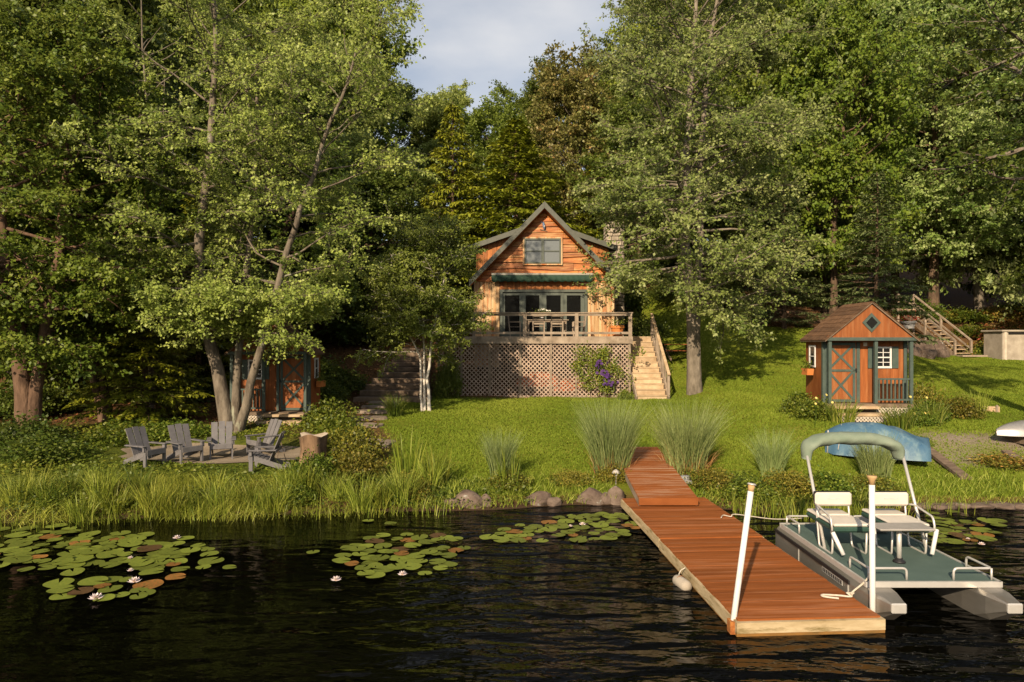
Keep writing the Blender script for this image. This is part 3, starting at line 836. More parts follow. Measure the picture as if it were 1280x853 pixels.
g = np.random.default_rng(21)
b = base_at(290, 20.7)
s1 = px_path([(287, 541), (272, 470), (257, 400), (249, 330), (257, 230), (267, 130), (268, 20), (262, -70)], 20.7, b)
s2 = px_path([(292, 541), (297, 470), (303, 400), (308, 340), (316, 260), (322, 160), (318, 60)], 20.7, b, [0, .2, .5, .8, 1.0, 1.2, 1.4])
s3 = px_path([(297, 541), (315, 480), (335, 410), (355, 335), (382, 240), (408, 170), (432, 105), (446, 60)], 20.7, b, [0, -.1, -.2, -.3, -.3, -.3, -.3, -.2])
g = np.random.default_rng(500)
tu, lf = grow(g, [(s1, 0.20, 0.03), (s2, 0.13, 0.03), (s3, 0.135, 0.025)], 3.1, 40, 7, 8, 17, leaf=0.086, twig=0.62, t0=0.25, low=-0.02, high=0.95, droop=0.035, gap=0.2, s0=0.42, twigs=True, prof=lambda t: 0.55 + 0.5 * math.sin(math.pi * (0.15 + 0.75 * t)))
lo1 = np.array([s2[2] * 0.9 + s1[2] * 0.1, np.array([-8.75, 20.0, 4.05]) - b, np.array([-9.3, 19.4, 4.4]) - b, np.array([-9.9, 18.9, 4.6]) - b])
lo2 = np.array([s3[2], np.array([-7.0, 20.2, 4.5]) - b, np.array([-6.3, 20.0, 4.8]) - b, np.array([-5.6, 19.9, 4.9]) - b])
lo3 = np.array([s2[2], np.array([-8.2, 20.1, 4.4]) - b, np.array([-8.0, 19.6, 4.7]) - b, np.array([-7.7, 19.0, 4.8]) - b])
tu2, lf2 = grow(np.random.default_rng(520), [(lo1, 0.05, 0.01), (lo2, 0.05, 0.01), (lo3, 0.045, 0.01)], 1.25, 11, 5, 7, 12, leaf=0.092, twig=0.5, t0=0.2, low=-0.1, high=0.5, droop=0.05)
tu = tu + tu2; lf = tuple(np.concatenate([p_, q_]) for p_, q_ in zip(lf, lf2))
make_tree('ash_tree', 'tall three-stemmed tree with lichen-spotted trunks and pale olive leaves behind the grey chairs', tuple(b), tu, lf, M['bark_grey'], M['ash'])

b = base_at(869, 28.5)
s1 = px_path([(869, 500), (867, 430), (862, 360), (857, 320), (858, 200), (866, 90), (872, -20), (872, -80)], 28.5, b)
s2 = px_path([(870, 500), (869, 430), (870, 360), (876, 310), (876, 200), (886, 70), (898, -20), (905, -90)], 28.5, b, [0, 0, 0, .2, .4, .5, .5, .5])
g = np.random.default_rng(501)
tu, lf = grow(g, [(s1, 0.27, 0.03), (s2, 0.2, 0.03)], 4.4, 54, 8, 8, 16, leaf=0.122, twig=0.8, t0=0.175, low=-0.08, high=1.0, droop=0.04, gap=0.08, s0=0.34, twigs=True, bias=(0.06, 0.04, 0), skip=lambda d, u: u < 0.10 and d[0] < -0.3, prof=lambda t: 0.62 + 0.42 * math.sin(math.pi * (0.2 + 0.7 * t)))
make_tree('lawn_tree', 'tall twin-stemmed leafy tree standing on the lawn right of the wooden stairs', tuple(b), tu, lf, M['bark_pale'], M['poplar'])

b = base_at(532, 24.6)
s1 = px_path([(527, 518), (527, 480), (524, 446), (514, 422), (500, 395), (492, 350)], 24.6, b, [0, 0, 0, -.1, -.3, -.4])
s2 = px_path([(531, 518), (530, 470), (529, 430), (527, 390), (525, 340), (522, 300)], 24.6, b, [.05, .05, .1, .2, .3, .3])
s3 = px_path([(537, 518), (534, 470), (539, 425), (546, 385), (556, 340), (558, 295)], 24.6, b, [0, 0, 0, 0, 0, 0])
g = np.random.default_rng(502)
tu, lf = grow(g, [(s1, 0.045, 0.014), (s2, 0.05, 0.014), (s3, 0.06, 0.014)], 1.8, 26, 7, 7, 15, leaf=0.08, twig=0.42, t0=0.42, low=0.3, high=0.9, droop=0.07, prof=lambda t: 1.0 - 0.45 * t)
make_tree('white_birch', 'small white-barked clump birch at the left corner of the deck', tuple(b), tu, lf, M['bark_birch'], M['birch'])

b = base_at(38, 19.3)
s1 = px_path([(36, 556), (32, 500), (22, 430), (8, 330), (-8, 200), (-15, 60)], 19.3, b)
s2 = px_path([(40, 556), (44, 500), (56, 420), (72, 320), (84, 200), (95, 60)], 19.3, b, [0, 0, .2, .5, .8, 1.0])
g = np.random.default_rng(503)
tu, lf = grow(g, [(s1, 0.26, 0.03), (s2, 0.19, 0.03)], 3.2, 40, 8, 8, 15, leaf=0.11, twig=0.6, t0=0.24, low=-0.1, high=0.9, droop=0.03)
make_tree('maple_tree', 'broad-leaved tree with rough peeling brown trunk at the left edge', tuple(b), tu, lf, M['bark_pine'], M['maple'])

b = base_at(130, 22.0)
s1 = px_path([(132, 530), (123, 490), (112, 455), (100, 410), (95, 330), (100, 220)], 22.0, b)
s2 = px_path([(134, 530), (130, 490), (121, 450), (118, 400), (130, 300), (140, 150)], 22.0, b, [0, .1, .2, .4, .5, .6])
g = np.random.default_rng(504)
tu, lf = grow(g, [(s1, 0.15, 0.02), (s2, 0.16, 0.02)], 2.7, 32, 7, 7, 14, leaf=0.115, twig=0.6, t0=0.28, low=-0.05, high=0.9, droop=0.02)
make_tree('twisted_tree', 'twisted double-stemmed tree with reddish bark left of the grey chairs', tuple(b), tu, lf, M['bark_pine'], M['maple'])

b = np.array([15.0, 17.4, Hs(15.0, 17.4) - 0.05])
s1 = np.array([[0, 0, 0], [-0.1, 0, 3], [-0.5, 0.2, 6], [-0.9, 0.3, 9], [-1.1, 0.2, 12], [-1.2, 0.2, 15]])
g = np.random.default_rng(505)
tu, lf = grow(g, [(s1, 0.32, 0.03)], 3.6, 26, 8, 7, 9, leaf=0.13, twig=0.65, t0=0.45, low=0.0, high=0.9, droop=0.03, bias=(-0.25, 0, 0))
make_tree('overhanging_tree', 'near tree whose dark leafy branches overhang the right edge', tuple(b), tu, lf, M['bark_grey'], M['deep'])

b = base_at(1166, 46)
s1 = np.array([[0, 0, 0], [0.1, 0, 4], [0.3, 0, 8], [0.1, 0, 13], [0.2, 0, 18], [0.1, 0, 22]])
g = np.random.default_rng(506)
tu, lf = grow(g, [(s1, 0.34, 0.04)], 6.6, 76, 10, 9, 16, flat=0.75, leaf=0.195, twig=1.0, t0=0.2, low=-0.15, high=0.9, droop=0.03, bias=(-0.1, -0.2, 0))
make_tree('silver_poplar', 'wide silvery-leaved tree spreading above the orange shed and hillside stair', tuple(b), tu, lf, M['bark_brown'], M['poplar'])

# ------------------------------------------------------------------ woods behind: prototypes, then copies
def proto_broad(seed, leafm, bark, h=14.0, spread=4.2, leaf=0.20, t0=0.16, n=46):
    g = np.random.default_rng(seed)
    s = np.array([[g.normal() * 0.12 * k, g.normal() * 0.12 * k, h * k / 6] for k in range(7)])
    s[0] = 0
    tu, lf = grow(g, [(s, 0.24, 0.03)], spread, n, 8, 8, 18, leaf=leaf, twig=1.0, t0=t0, low=-0.1, high=1.05, droop=0.02, gap=0.04,
                  prof=lambda t: 0.72 + 0.34 * math.sin(math.pi * (0.1 + 0.75 * t)) - 0.25 * max(0, t - 0.7))
    return tubes_mesh('trunk', tu, bark), leaf_mesh('crown', *lf, leafm), h + spread * 0.35
def proto_con(seed, leafm, bark, **k):
    g = np.random.default_rng(seed)
    tu, lf = conifer(g, **k)
    return tubes_mesh('trunk', tu, bark), leaf_mesh('crown', *lf, leafm), k['h']
PROTO = {
    'maple_a': proto_broad(31, M['maple'], M['bark_brown']),
    'maple_b': proto_broad(32, M['maple'], M['bark_grey'], spread=3.5, h=15),
    'deep_a': proto_broad(33, M['deep'], M['bark_brown'], spread=4.0),
    'ash_a': proto_broad(34, M['ash'], M['bark_grey'], spread=3.6, h=15),
    'poplar_a': proto_broad(35, M['poplar'], M['bark_pale'], spread=4.0),
    'rust_a': proto_broad(36, M['rust_leaf'], M['bark_grey'], spread=3.8, n=46),
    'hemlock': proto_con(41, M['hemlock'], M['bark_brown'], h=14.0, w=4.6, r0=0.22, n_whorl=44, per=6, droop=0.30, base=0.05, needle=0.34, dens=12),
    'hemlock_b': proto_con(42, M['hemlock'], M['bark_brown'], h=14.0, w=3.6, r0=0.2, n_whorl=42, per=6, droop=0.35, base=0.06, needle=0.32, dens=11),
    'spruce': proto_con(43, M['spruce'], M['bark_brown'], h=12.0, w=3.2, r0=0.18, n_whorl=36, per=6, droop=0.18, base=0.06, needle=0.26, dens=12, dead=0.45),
}
KIND = {'maple_a': ('maple_tree', 'broad green maple', 'tree'), 'maple_b': ('maple_tree', 'narrow green maple', 'tree'), 'deep_a': ('oak_tree', 'dark green broad-leaved tree', 'tree'),
        'ash_a': ('ash_tree', 'pale olive leafy tree', 'tree'), 'poplar_a': ('poplar_tree', 'silvery green leafy tree', 'tree'), 'rust_a': ('turning_tree', 'leafy tree turning russet', 'tree'),
        'hemlock': ('hemlock_tree', 'broad drooping hemlock', 'conifer'), 'hemlock_b': ('hemlock_tree', 'slim drooping hemlock', 'conifer'), 'spruce': ('spruce_tree', 'sparse dark spruce', 'conifer')}
def plant(kind, px, Y, top, where, group=None, wide=1.0):
    X = (px - 640) / FPX * Y
    z = Hs(X, Y) - 0.1
    tr, cr, h = PROTO[kind]
    need = CAMZ + (426.5 - top) / FPX * Y - z
    s = max(0.3, need / h)
    nm, lab, cat = KIND[kind]
    t = thing(nm, lab + ' ' + where, cat, (X, Y, z), rnd.uniform(0, 6.28), group)
    k = s ** 0.35 * wide
    t.scale = (k, k, s)
    link_mesh('trunk', tr, t); link_mesh('crown', cr, t)
    return t

# trees that can be singled out
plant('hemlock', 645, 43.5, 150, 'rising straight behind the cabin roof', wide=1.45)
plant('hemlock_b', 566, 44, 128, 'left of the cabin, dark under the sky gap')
plant('rust_a', 722, 52, 92, 'standing highest against the sky behind the chimney', wide=1.0)
plant('maple_a', 800, 55, 90, 'on the skyline between the russet tree and the lawn tree')
plant('maple_b', 612, 60, 146, 'on the skyline above the hemlock')
plant('ash_a', 556, 64, 120, 'low on the skyline at the bottom of the sky gap')
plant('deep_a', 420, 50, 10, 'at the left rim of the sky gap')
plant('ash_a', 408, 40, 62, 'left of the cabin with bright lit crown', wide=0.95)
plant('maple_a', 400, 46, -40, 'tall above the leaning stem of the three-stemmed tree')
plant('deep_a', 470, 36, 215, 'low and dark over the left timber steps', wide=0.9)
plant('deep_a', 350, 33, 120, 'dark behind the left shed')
plant('maple_b', 245, 38, -50, 'behind the three-stemmed tree trunks')
plant('poplar_a', 178, 34, 70, 'pale between the left maple and the three-stemmed tree', wide=0.8)
plant('deep_a', 115, 30, -60, 'tall and dark near the left edge')
plant('maple_b', 20, 29, -70, 'highest at the left edge')
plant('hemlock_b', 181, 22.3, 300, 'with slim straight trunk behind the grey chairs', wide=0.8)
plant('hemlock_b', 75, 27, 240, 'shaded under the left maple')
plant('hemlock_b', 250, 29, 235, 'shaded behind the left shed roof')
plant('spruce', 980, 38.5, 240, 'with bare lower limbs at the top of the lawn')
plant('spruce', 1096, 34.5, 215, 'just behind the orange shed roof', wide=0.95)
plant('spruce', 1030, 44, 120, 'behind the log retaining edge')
plant('maple_a', 1040, 41, 20, 'with pale thin trunk above the log retaining edge', wide=0.9)
plant('maple_b', 960, 46, -30, 'filling the gap right of the lawn tree')
plant('deep_a', 800, 44, 120, 'dark behind the chimney')
plant('maple_a', 835, 52, -20, 'behind the lawn tree stems')
plant('ash_a', 905, 58, -40, 'far behind the lawn tree top')
plant('poplar_a', 1225, 47, -70, 'tall behind the hillside stair')
plant('deep_a', 1290, 46, -60, 'dark at the right edge above the hillside')
plant('maple_b', 1120, 52, -50, 'far behind the silvery tree')
plant('ash_a', 1030, 57, -10, 'far behind the orange shed, reaching the top')
plant('hemlock_b', 745, 48, 195, 'right of the cabin roof peak')
plant('deep_a', 880, 40, 250, 'low behind the lawn tree trunk', wide=0.8)
plant('deep_a', 1010, 47.5, 200, 'low in the shade left of the orange shed')
# the rest of the woods, row behind row
gw = 'trees deep in the woods'
for kind, px, Y, top in (('deep_a', -20, 40, -30), ('maple_a', 60, 45, -40), ('deep_a', 140, 46, 0), ('maple_b', 215, 50, 20), ('maple_a', 300, 52, -60),
                         ('deep_a', 355, 56, -60), ('maple_b', 405, 58, 5), ('deep_a', 512, 66, 130), ('maple_a', 650, 70, 130), ('deep_a', 690, 62, 120), ('deep_a', 780, 66, 90),
                         ('maple_b', 860, 66, -10), ('deep_a', 940, 68, -10), ('maple_a', 1000, 70, -5), ('deep_a', 1070, 66, 0), ('maple_a', 1160, 62, -30), ('deep_a', 1230, 60, -40),
                         ('maple_b', 1300, 56, -50), ('deep_a', 20, 58, -40), ('deep_a', 180, 62, 10), ('deep_a', 300, 68, -20), ('deep_a', 90, 36, 60)):
    nm, lab, cat = KIND[kind]
    side = 'left' if px < 480 else 'middle' if px < 800 else 'right'
    plant(kind, px, Y, top, 'half hidden deep in the woods, %s third of the picture' % side, gw + ' ' + side)
for i, (px, Y) in enumerate(((-60, 24), (-50, 33), (1440, 33), (1430, 42), (-130, 30))):
    plant(('deep_a', 'maple_a')[i % 2], px, Y, -40, 'just outside the %s edge of the view' % ('left' if px < 600 else 'right'), 'trees beside the view ' + ('left' if px < 600 else 'right'))

# bare dead stems
def dead_stem(label, pts, Y, r):
    b = base_at(pts[0][0], Y)
    p = px_path(pts, Y, b); p[0] = 0
    gg = np.random.default_rng(int(pts[0][0]))
    tubes = [(p, np.linspace(r, 0.015, len(p)), 7)]
    for k in range(9):
        t = gg.uniform(0.45, 0.95); i = t * (len(p) - 1); q = p[int(i)] + (p[min(len(p)-1, int(i)+1)] - p[int(i)]) * (i % 1)
        a = gg.uniform(0, 6.28)
        tubes.append((wander(gg, q, np.array([math.cos(a), math.sin(a), 0.8]), gg.uniform(0.8, 1.8), 5, 0.12, 0.05), np.linspace(r * 0.3, 0.008, 6), 4))
    t = thing('dead_tree', label, 'tree', tuple(b))
    link_mesh('trunk', tubes_mesh('trunk', tubes[:1], M['bark_pale']), t)
    for tb_ in tubes[1:]: link_mesh('branch', tubes_mesh('branch', [tb_], M['bark_pale']), t)
dead_stem('bare pale dead stem rising through the leaves left of the three-stemmed tree', [(190, 500), (186, 330), (188, 180), (178, 60), (176, -30)], 24.5, 0.09)
dead_stem('shorter bare dead stem forking right of the tall bare one', [(204, 500), (200, 330), (203, 190), (206, 90)], 25.0, 0.07)

# ------------------------------------------------------------------ shrubs and bank plants
def shrub_mesh(seed, rx, rz, n, leaf, mat):
    gg = np.random.default_rng(seed)
    tu, lf = shrub_geo(gg, rx, rz, n, leaf)
    return tubes_mesh('stems', tu, M['bark_brown']), leaf_mesh('foliage', *lf, mat)
SH = {
    'bush': shrub_mesh(51, 0.55, 0.75, 3000, 0.075, M['bush']),
    'yellow': shrub_mesh(52, 0.6, 0.6, 3200, 0.065, M['yellow_bush']),
    'low': shrub_mesh(53, 0.8, 0.35, 3000, 0.075, M['bush']),
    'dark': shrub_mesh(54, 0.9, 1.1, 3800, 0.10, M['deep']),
    'hill': shrub_mesh(55, 1.0, 0.7, 3200, 0.12, M['hill_leaf']),
    'hillgreen': shrub_mesh(56, 1.0, 0.8, 3200, 0.13, M['bush']),
}
def shrub(kind, name, label, x, y, s=1.0, sz=None, group=None, cat='shrub'):
    t = thing(name, label, cat, (x, y, Hs(x, y) - 0.03), rnd.uniform(0, 6.28), group)
    t.scale = (s, s, sz or s)
    link_mesh('stems', SH[kind][0], t); link_mesh('foliage', SH[kind][1], t)
    return t
shrub('bush', 'green_bush', 'rounded green bush growing right beside the left shed', -5.75, 21.60, 1.25, 1.2)
shrub('bush', 'green_bush', 'lower green bush between the left shed and the tree stump', -5.15, 20.20, 1.1, 0.85)
shrub('yellow', 'yellowing_bush', 'yellowing bush on the bank just right of the tree stump', -4.0, 17.30, 1.15, 1.35)
shrub('yellow', 'yellowing_bush', 'yellowing bush below the round flagstone by the water', -3.6, 15.85, 1.0, 1.0)
shrub('bush', 'green_bush', 'green waterside bush below the yellowing bush', -4.5, 15.45, 0.9, 0.9)
shrub('yellow', 'yellowing_bush', 'low yellow-green bush left of the paired shore boulders', -2.3, 15.35, 0.75, 0.6)
shrub('yellow', 'low_shore_plant', 'low yellow-green plant between the two boulder groups', -0.1, 15.55, 0.7, 0.5)
shrub('yellow', 'low_shore_plant', 'low yellow-green plant behind the big rounded boulder', 1.35, 15.90, 0.7, 0.45)
shrub('yellow', 'low_shore_plant', 'low yellow-green plant beside the gangway lantern', 2.35, 15.95, 0.55, 0.6)
shrub('yellow', 'low_shore_plant', 'yellow-green plant right of the blue grey boulder', 4.55, 15.55, 0.75, 0.65)
shrub('bush', 'low_shore_plant', 'leafy waterside plant behind the dock rope', 5.2, 14.85, 0.8, 0.6)
shrub('yellow', 'low_shore_plant', 'yellow-green waterside plant left of the boat canopy', 6.1, 15.10, 0.85, 0.7)
shrub('bush', 'low_shore_plant', 'leafy waterside plant behind the left boat seat', 6.9, 14.95, 0.8, 0.65)
shrub('yellow', 'low_shore_plant', 'yellow-green plant behind the right boat seat', 8.0, 15.25, 0.75, 0.55)
shrub('low', 'clover_plant', 'small green clump growing in the gravel launch', 10.75, 17.90, 0.3, 0.6)
shrub('hill', 'rusty_ground_plant', 'rust-orange low plants along the front of the gravel launch', 12.1, 16.95, 0.62, 0.28)
shrub('hill', 'rusty_ground_plant', 'rust-orange low plants at the right edge before the gravel', 13.2, 16.75, 0.55, 0.28)
shrub('dark', 'dark_shrub', 'dark leafy shrub under the left edge tree trunk', -13.0, 18.00, 1.0, 0.8)
shrub('dark', 'dark_shrub', 'dark leafy shrub at the bottom left woods edge', -11.6, 16.90, 0.9, 0.6)
shrub('low', 'ground_cover_plant', 'bright low ground cover left of the leftmost grey chair', -11.0, 19.40, 1.2, 0.9)
shrub('low', 'ground_cover_plant', 'bright low ground cover behind the leftmost grey chair', -9.8, 20.00, 1.1, 0.9)
shrub('low', 'ground_cover_plant', 'bright low ground cover below the twisted tree', -11.4, 21.00, 1.3, 0.8)
shrub('bush', 'daylily_clump', 'flowering green clump left of the orange shed steps', 9.2, 20.60, 0.95, 0.8)
shrub('bush', 'daylily_clump', 'taller green clump at the left wall of the orange shed', 9.15, 21.70, 0.8, 0.9)
shrub('yellow', 'garden_plant', 'tall yellow-green garden plant right of the orange shed', 12.9, 21.60, 1.0, 1.5)
shrub('yellow', 'garden_plant', 'lower yellow-green garden plant beside the raised bed timber', 13.7, 20.90, 1.0, 1.0)
shrub('bush', 'garden_plant', 'green garden plant against the right porch post of the shed', 12.35, 20.30, 0.85, 0.85)
shrub('bush', 'daylily_clump', 'green clump below the porch railing of the orange shed', 11.6, 19.50, 0.7, 0.65)
shrub('bush', 'foot_plant', 'small leafy plant at the foot of the wooden stairs', 4.7, 28.30, 0.5, 0.6)
shrub('dark', 'climbing_shrub', 'dark climbing shrub between the birch and the lattice', -2.7, 28.60, 0.55, 1.6)
for kind, px, dd, sc_, lab in (('bush', 70, 0.5, 0.55, 'small green waterside bush at the far left of the bank'), ('yellow', 150, 0.9, 0.55, 'small yellow-green bush in the bank grass below the leftmost chair'), ('bush', 245, 0.35, 0.5, 'small green waterside bush below the second chair'),
                               ('yellow', 318, 0.75, 0.5, 'small yellow-green bush in the bank grass below the nearest chair'), ('bush', 372, 0.4, 0.6, 'green waterside bush below the stump'), ('yellow', 520, 0.5, 0.6, 'yellow-green waterside bush below the sword-leaved clump')):
    yy = float(shore((px - 640) / FPX * 14.5)) + dd
    shrub(kind, 'bank_bush', lab, (px - 640) / FPX * yy, yy, sc_, sc_ * 0.95)
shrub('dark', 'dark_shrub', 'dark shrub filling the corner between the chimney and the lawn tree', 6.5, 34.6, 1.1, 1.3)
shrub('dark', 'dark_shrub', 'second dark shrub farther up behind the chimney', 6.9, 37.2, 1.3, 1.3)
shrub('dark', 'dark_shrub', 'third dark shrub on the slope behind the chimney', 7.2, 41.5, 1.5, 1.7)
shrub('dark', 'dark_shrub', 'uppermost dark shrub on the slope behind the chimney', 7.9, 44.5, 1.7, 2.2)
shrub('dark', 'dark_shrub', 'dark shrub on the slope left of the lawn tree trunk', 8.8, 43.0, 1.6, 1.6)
shrub('bush', 'green_bush', 'lit green bush at the top of the wooden stairs', 7.0, 32.6, 0.9, 0.9)
hs = 0
for px, py, Y, k, s in ((1225, 420, 40, 'hill', 1.0), (1252, 405, 41.5, 'hillgreen', 0.9), (1238, 392, 43, 'hill', 1.0), (1265, 385, 44, 'hill', 1.1), (1285, 400, 42, 'hillgreen', 1.1),
                        (1215, 398, 43.5, 'hillgreen', 0.8), (1290, 378, 46, 'hill', 1.2), (1205, 378, 46, 'hillgreen', 1.0), (1240, 372, 46.5, 'hill', 1.0), (1228, 436, 39.3, 'hillgreen', 0.6),
                        (1270, 370, 47.5, 'hillgreen', 1.0), (1310, 410, 40.5, 'hill', 1.0), (1180, 380, 46.5, 'hill', 0.8)):
    X = (px - 640) / FPX * Y
    shrub(k, 'hillside_shrub', ('russet and yellow' if k == 'hill' else 'bright green') + ' shrub on the steep bank right of the hillside stair', X, Y, s * 1.2, s * 1.1, group='bank shrubs ' + k)
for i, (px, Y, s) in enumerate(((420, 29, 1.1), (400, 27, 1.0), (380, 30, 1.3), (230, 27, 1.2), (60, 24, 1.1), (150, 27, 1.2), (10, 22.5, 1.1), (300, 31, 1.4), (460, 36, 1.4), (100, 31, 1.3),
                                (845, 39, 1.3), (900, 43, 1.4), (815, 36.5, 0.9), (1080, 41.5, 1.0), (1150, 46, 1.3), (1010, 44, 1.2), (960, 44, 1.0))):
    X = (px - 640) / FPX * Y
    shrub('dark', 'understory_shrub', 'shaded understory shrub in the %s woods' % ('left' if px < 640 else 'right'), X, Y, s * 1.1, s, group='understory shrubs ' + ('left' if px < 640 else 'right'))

def grass_clump(name, label, x, y, n, h, mat, spread=0.16, lean=0.55, w=0.012, dry=0, group=None, cat='ornamental grass', seed=1):
    gg = np.random.default_rng(seed)
    t = thing(name, label, cat, (x, y, Hs(x, y) - 0.02), 0, group)
    def set_(n, h0, h1, sp, curl, wd, m, nm, rlo, rhi):
        a = gg.uniform(0, 6.28, n); r = np.sqrt(gg.random(n)) * sp
        P = np.stack([r * np.cos(a), r * np.sin(a), np.zeros(n)], 1)
        ln = np.stack([np.cos(a), np.sin(a), np.zeros(n)], 1) + gg.normal(size=(n, 3)) * [0.5, 0.5, 0]
        me = blade_mesh(nm, gg, P, h * gg.uniform(h0, h1, n), ln, wd * gg.uniform(0.7, 1.3, n), gg.uniform(rlo, rhi, n), m, 5, curl=gg.uniform(0.15, 1.0, n) * curl)
        link_mesh(nm, me, t)
    set_(n, 0.6, 1.12, spread, lean, w, mat, 'blades', 0.1, 0.9)
    if dry: set_(dry, 0.25, 0.5, spread * 1.25, lean * 1.6, w * 1.3, M['dry'], 'dry_stalks', 0, 1)
    return t
grass_clump('feather_grass', 'tall feathery grass clump left of the gangway', 2.38, 16.40, 1500, 1.85, M['feather'], 0.40, 0.80, 0.012, 110, seed=61)
grass_clump('feather_grass', 'tall feathery grass clump right of the gangway', 4.22, 16.50, 1500, 1.78, M['feather'], 0.44, 0.95, 0.012, 220, seed=62)
grass_clump('feather_grass', 'thin feathery grass clump on the lawn edge left of the boulders', -0.28, 16.0, 700, 1.15, M['feather'], 0.22, 0.75, 0.012, seed=63)
grass_clump('feather_grass', 'feathery grass clump left of the boat canopy', 6.08, 15.95, 700, 1.15, M['feather'], 0.24, 0.9, 0.012, seed=64)
grass_clump('feather_grass', 'feathery grass clump in front of the blue tarp', 8.5, 15.95, 800, 1.10, M['feather'], 0.30, 0.75, 0.012, seed=65)
grass_clump('iris_clump', 'bright upright sword-leaved clump on the bank right of the yellowing bush', -2.45, 15.95, 70, 1.15, M['reed'], 0.30, 0.40, 0.035, cat='iris', seed=66)
grass_clump('iris_clump', 'shorter sword-leaved clump nearer the paired boulders', -1.75, 15.65, 60, 0.95, M['reed'], 0.30, 0.45, 0.03, cat='iris', seed=67)
grass_clump('iris_clump', 'sword-leaved waterside clump left of the split boulder', -0.05, 15.30, 45, 0.9, M['reed'], 0.2, 0.45, 0.03, cat='iris', seed=68)
grass_clump('fountain_clump', 'low arching grass clump on the lawn beside the stone path', -4.05, 23.60, 220, 0.85, M['daylily'], 0.22, 1.25, 0.02, cat='grass clump', seed=69)
grass_clump('daylily_clump', 'arching daylily clump in front of the orange shed steps', 10.9, 19.20, 200, 0.75, M['daylily'], 0.35, 1.2, 0.022, cat='daylily', seed=70)
grass_clump('daylily_clump', 'arching daylily clump right of the shed lattice skirt', 12.0, 19.60, 200, 0.8, M['daylily'], 0.35, 1.2, 0.022, cat='daylily', seed=71)
grass_clump('daylily_clump', 'arching daylily clump at the left corner of the orange shed', 9.6, 19.90, 220, 0.8, M['daylily'], 0.35, 1.2, 0.022, cat='daylily', seed=72)
grass_clump('straw_grass', 'straw-coloured grass clump behind the raised bed timber', 14.2, 20.90, 240, 0.9, M['blade'], 0.3, 0.7, 0.014, cat='grass clump', seed=73)

# long grass on the bank, reeds in the shallows, lawn: uncountable
def on_ground(x, y, dz=-0.02): return np.stack([x, y, H(x, y) + dz], 1)
gb = np.random.default_rng(81)
n = 17000
x = gb.uniform(-13.5, -2.4, n); d = gb.uniform(-0.15, 2.1, n); y = shore(x) + d
keep = (((x + 7.6) / 3.0) ** 4 + ((y - 18.3) / 1.3) ** 4 > 1.0) & (gb.random(n) < np.clip(0.75 + 0.55 * _n3(x * 0.6 + 3, y * 0.6), 0.12, 1))
x, y, d = x[keep], y[keep], d[keep]; n = len(x)
cl = _n3(x * 0.9, y * 0.9)
ln = np.stack([1.0 * _n1(x * 1.5, y * 1.5) + 0.25, -0.65 + 0.6 * _n1(y * 1.5, x * 1.5), np.zeros(n)], 1) + gb.normal(size=(n, 3)) * [0.45, 0.45, 0]
me = blade_mesh('bank_grass', gb, on_ground(x, y), np.clip(0.46 + 0.18 * cl, 0.2, 0.9) * gb.uniform(0.6, 1.4, n) * (1.2 - 0.42 * np.clip(d, 0, 2)), ln, gb.uniform(0.008, 0.020, n), 0.5 + 0.2 * cl + gb.normal(size=n) * 0.2, M['blade'], 5, curl=gb.uniform(0.6, 2.4, n) + 0.7 * (d < 0.5))
tag(link_mesh('bank_grass', me), 'long arching yellow-green grass covering the left bank', 'grass', kind='stuff')
n = 7000
x = gb.uniform(-2.6, 13.5, n); d = gb.uniform(0.05, 1.3, n) ** 1.2; y = shore(x) + d
keep = ~((x > 2.35) & (x < 4.1)); x, y = x[keep], y[keep]; n = len(x)
me = blade_mesh('edge_grass', gb, on_ground(x, y), gb.uniform(0.12, 0.36, n), gb.normal(size=(n, 3)) * [1, 1, 0] + [0.2, -0.5, 0], gb.uniform(0.010, 0.02, n), gb.uniform(0.1, 0.95, n), M['blade'], 3, curl=gb.uniform(0.4, 1.5, n))
tag(link_mesh('edge_grass', me), 'rough grass fringing the lawn along the waterline', 'grass', kind='stuff')
x = np.concatenate([gb.uniform(-11.5, -6, 190), gb.uniform(-6, -1.2, 150), gb.uniform(4.6, 7.6, 420), gb.uniform(7.6, 9.6, 40)]); n = len(x)
y = shore(x) - gb.uniform(0.0, 0.55, n) ** 1.0 - np.where(x < -8, gb.uniform(0, 0.5, n), 0)
P = np.stack([x, y, np.full(n, WL - 0.05)], 1)
me = blade_mesh('reeds', gb, P, gb.uniform(0.25, 0.65, n), gb.normal(size=(n, 3)) * [1, 1, 0], gb.uniform(0.010, 0.02, n), gb.uniform(0.2, 1.0, n), M['reed'], 4, curl=gb.uniform(0.05, 0.7, n))
tag(link_mesh('shallow_reeds', me), 'upright green reeds standing in the shallows along the shore', 'reeds', kind='stuff')

n = 520000
x = gb.uniform(-6, 29, n); y = 15 + 27 * gb.random(n) ** 1.4
m_ = lawn_mask(x, y) * (1 - gravel_mask(x, y))
view = (np.abs(x / y) < 0.78)
keep = (gb.random(n) < m_) & view & ~((x > 2.3) & (x < 4.0) & (y < 18.1)) & ~((x > -3.1) & (x < 5.1) & (y > 29)) & ~((x > 5.0) & (x < 6.4) & (y > 28.1) & (y < 32))
x, y = x[keep], y[keep]; n = len(x)
hh = gb.uniform(0.03, 0.06, n) * (1 + 0.25 * _n3(x, y) + 0.5 * (1 - smooth(0.5, 2.0, y - shore(x))))
a = gb.uniform(0, 6.28, n); w = 0.012 + 0.0007 * y
P = on_ground(x, y, -0.005)
s_ = np.stack([np.cos(a) * w, np.sin(a) * w, np.zeros(n)], 1)
tip = P + np.stack([gb.normal(size=n) * 0.02, gb.normal(size=n) * 0.02, np.maximum(hh, 0.02)], 1)
V = np.stack([P - s_, P + s_, tip], 1).reshape(-1, 3)
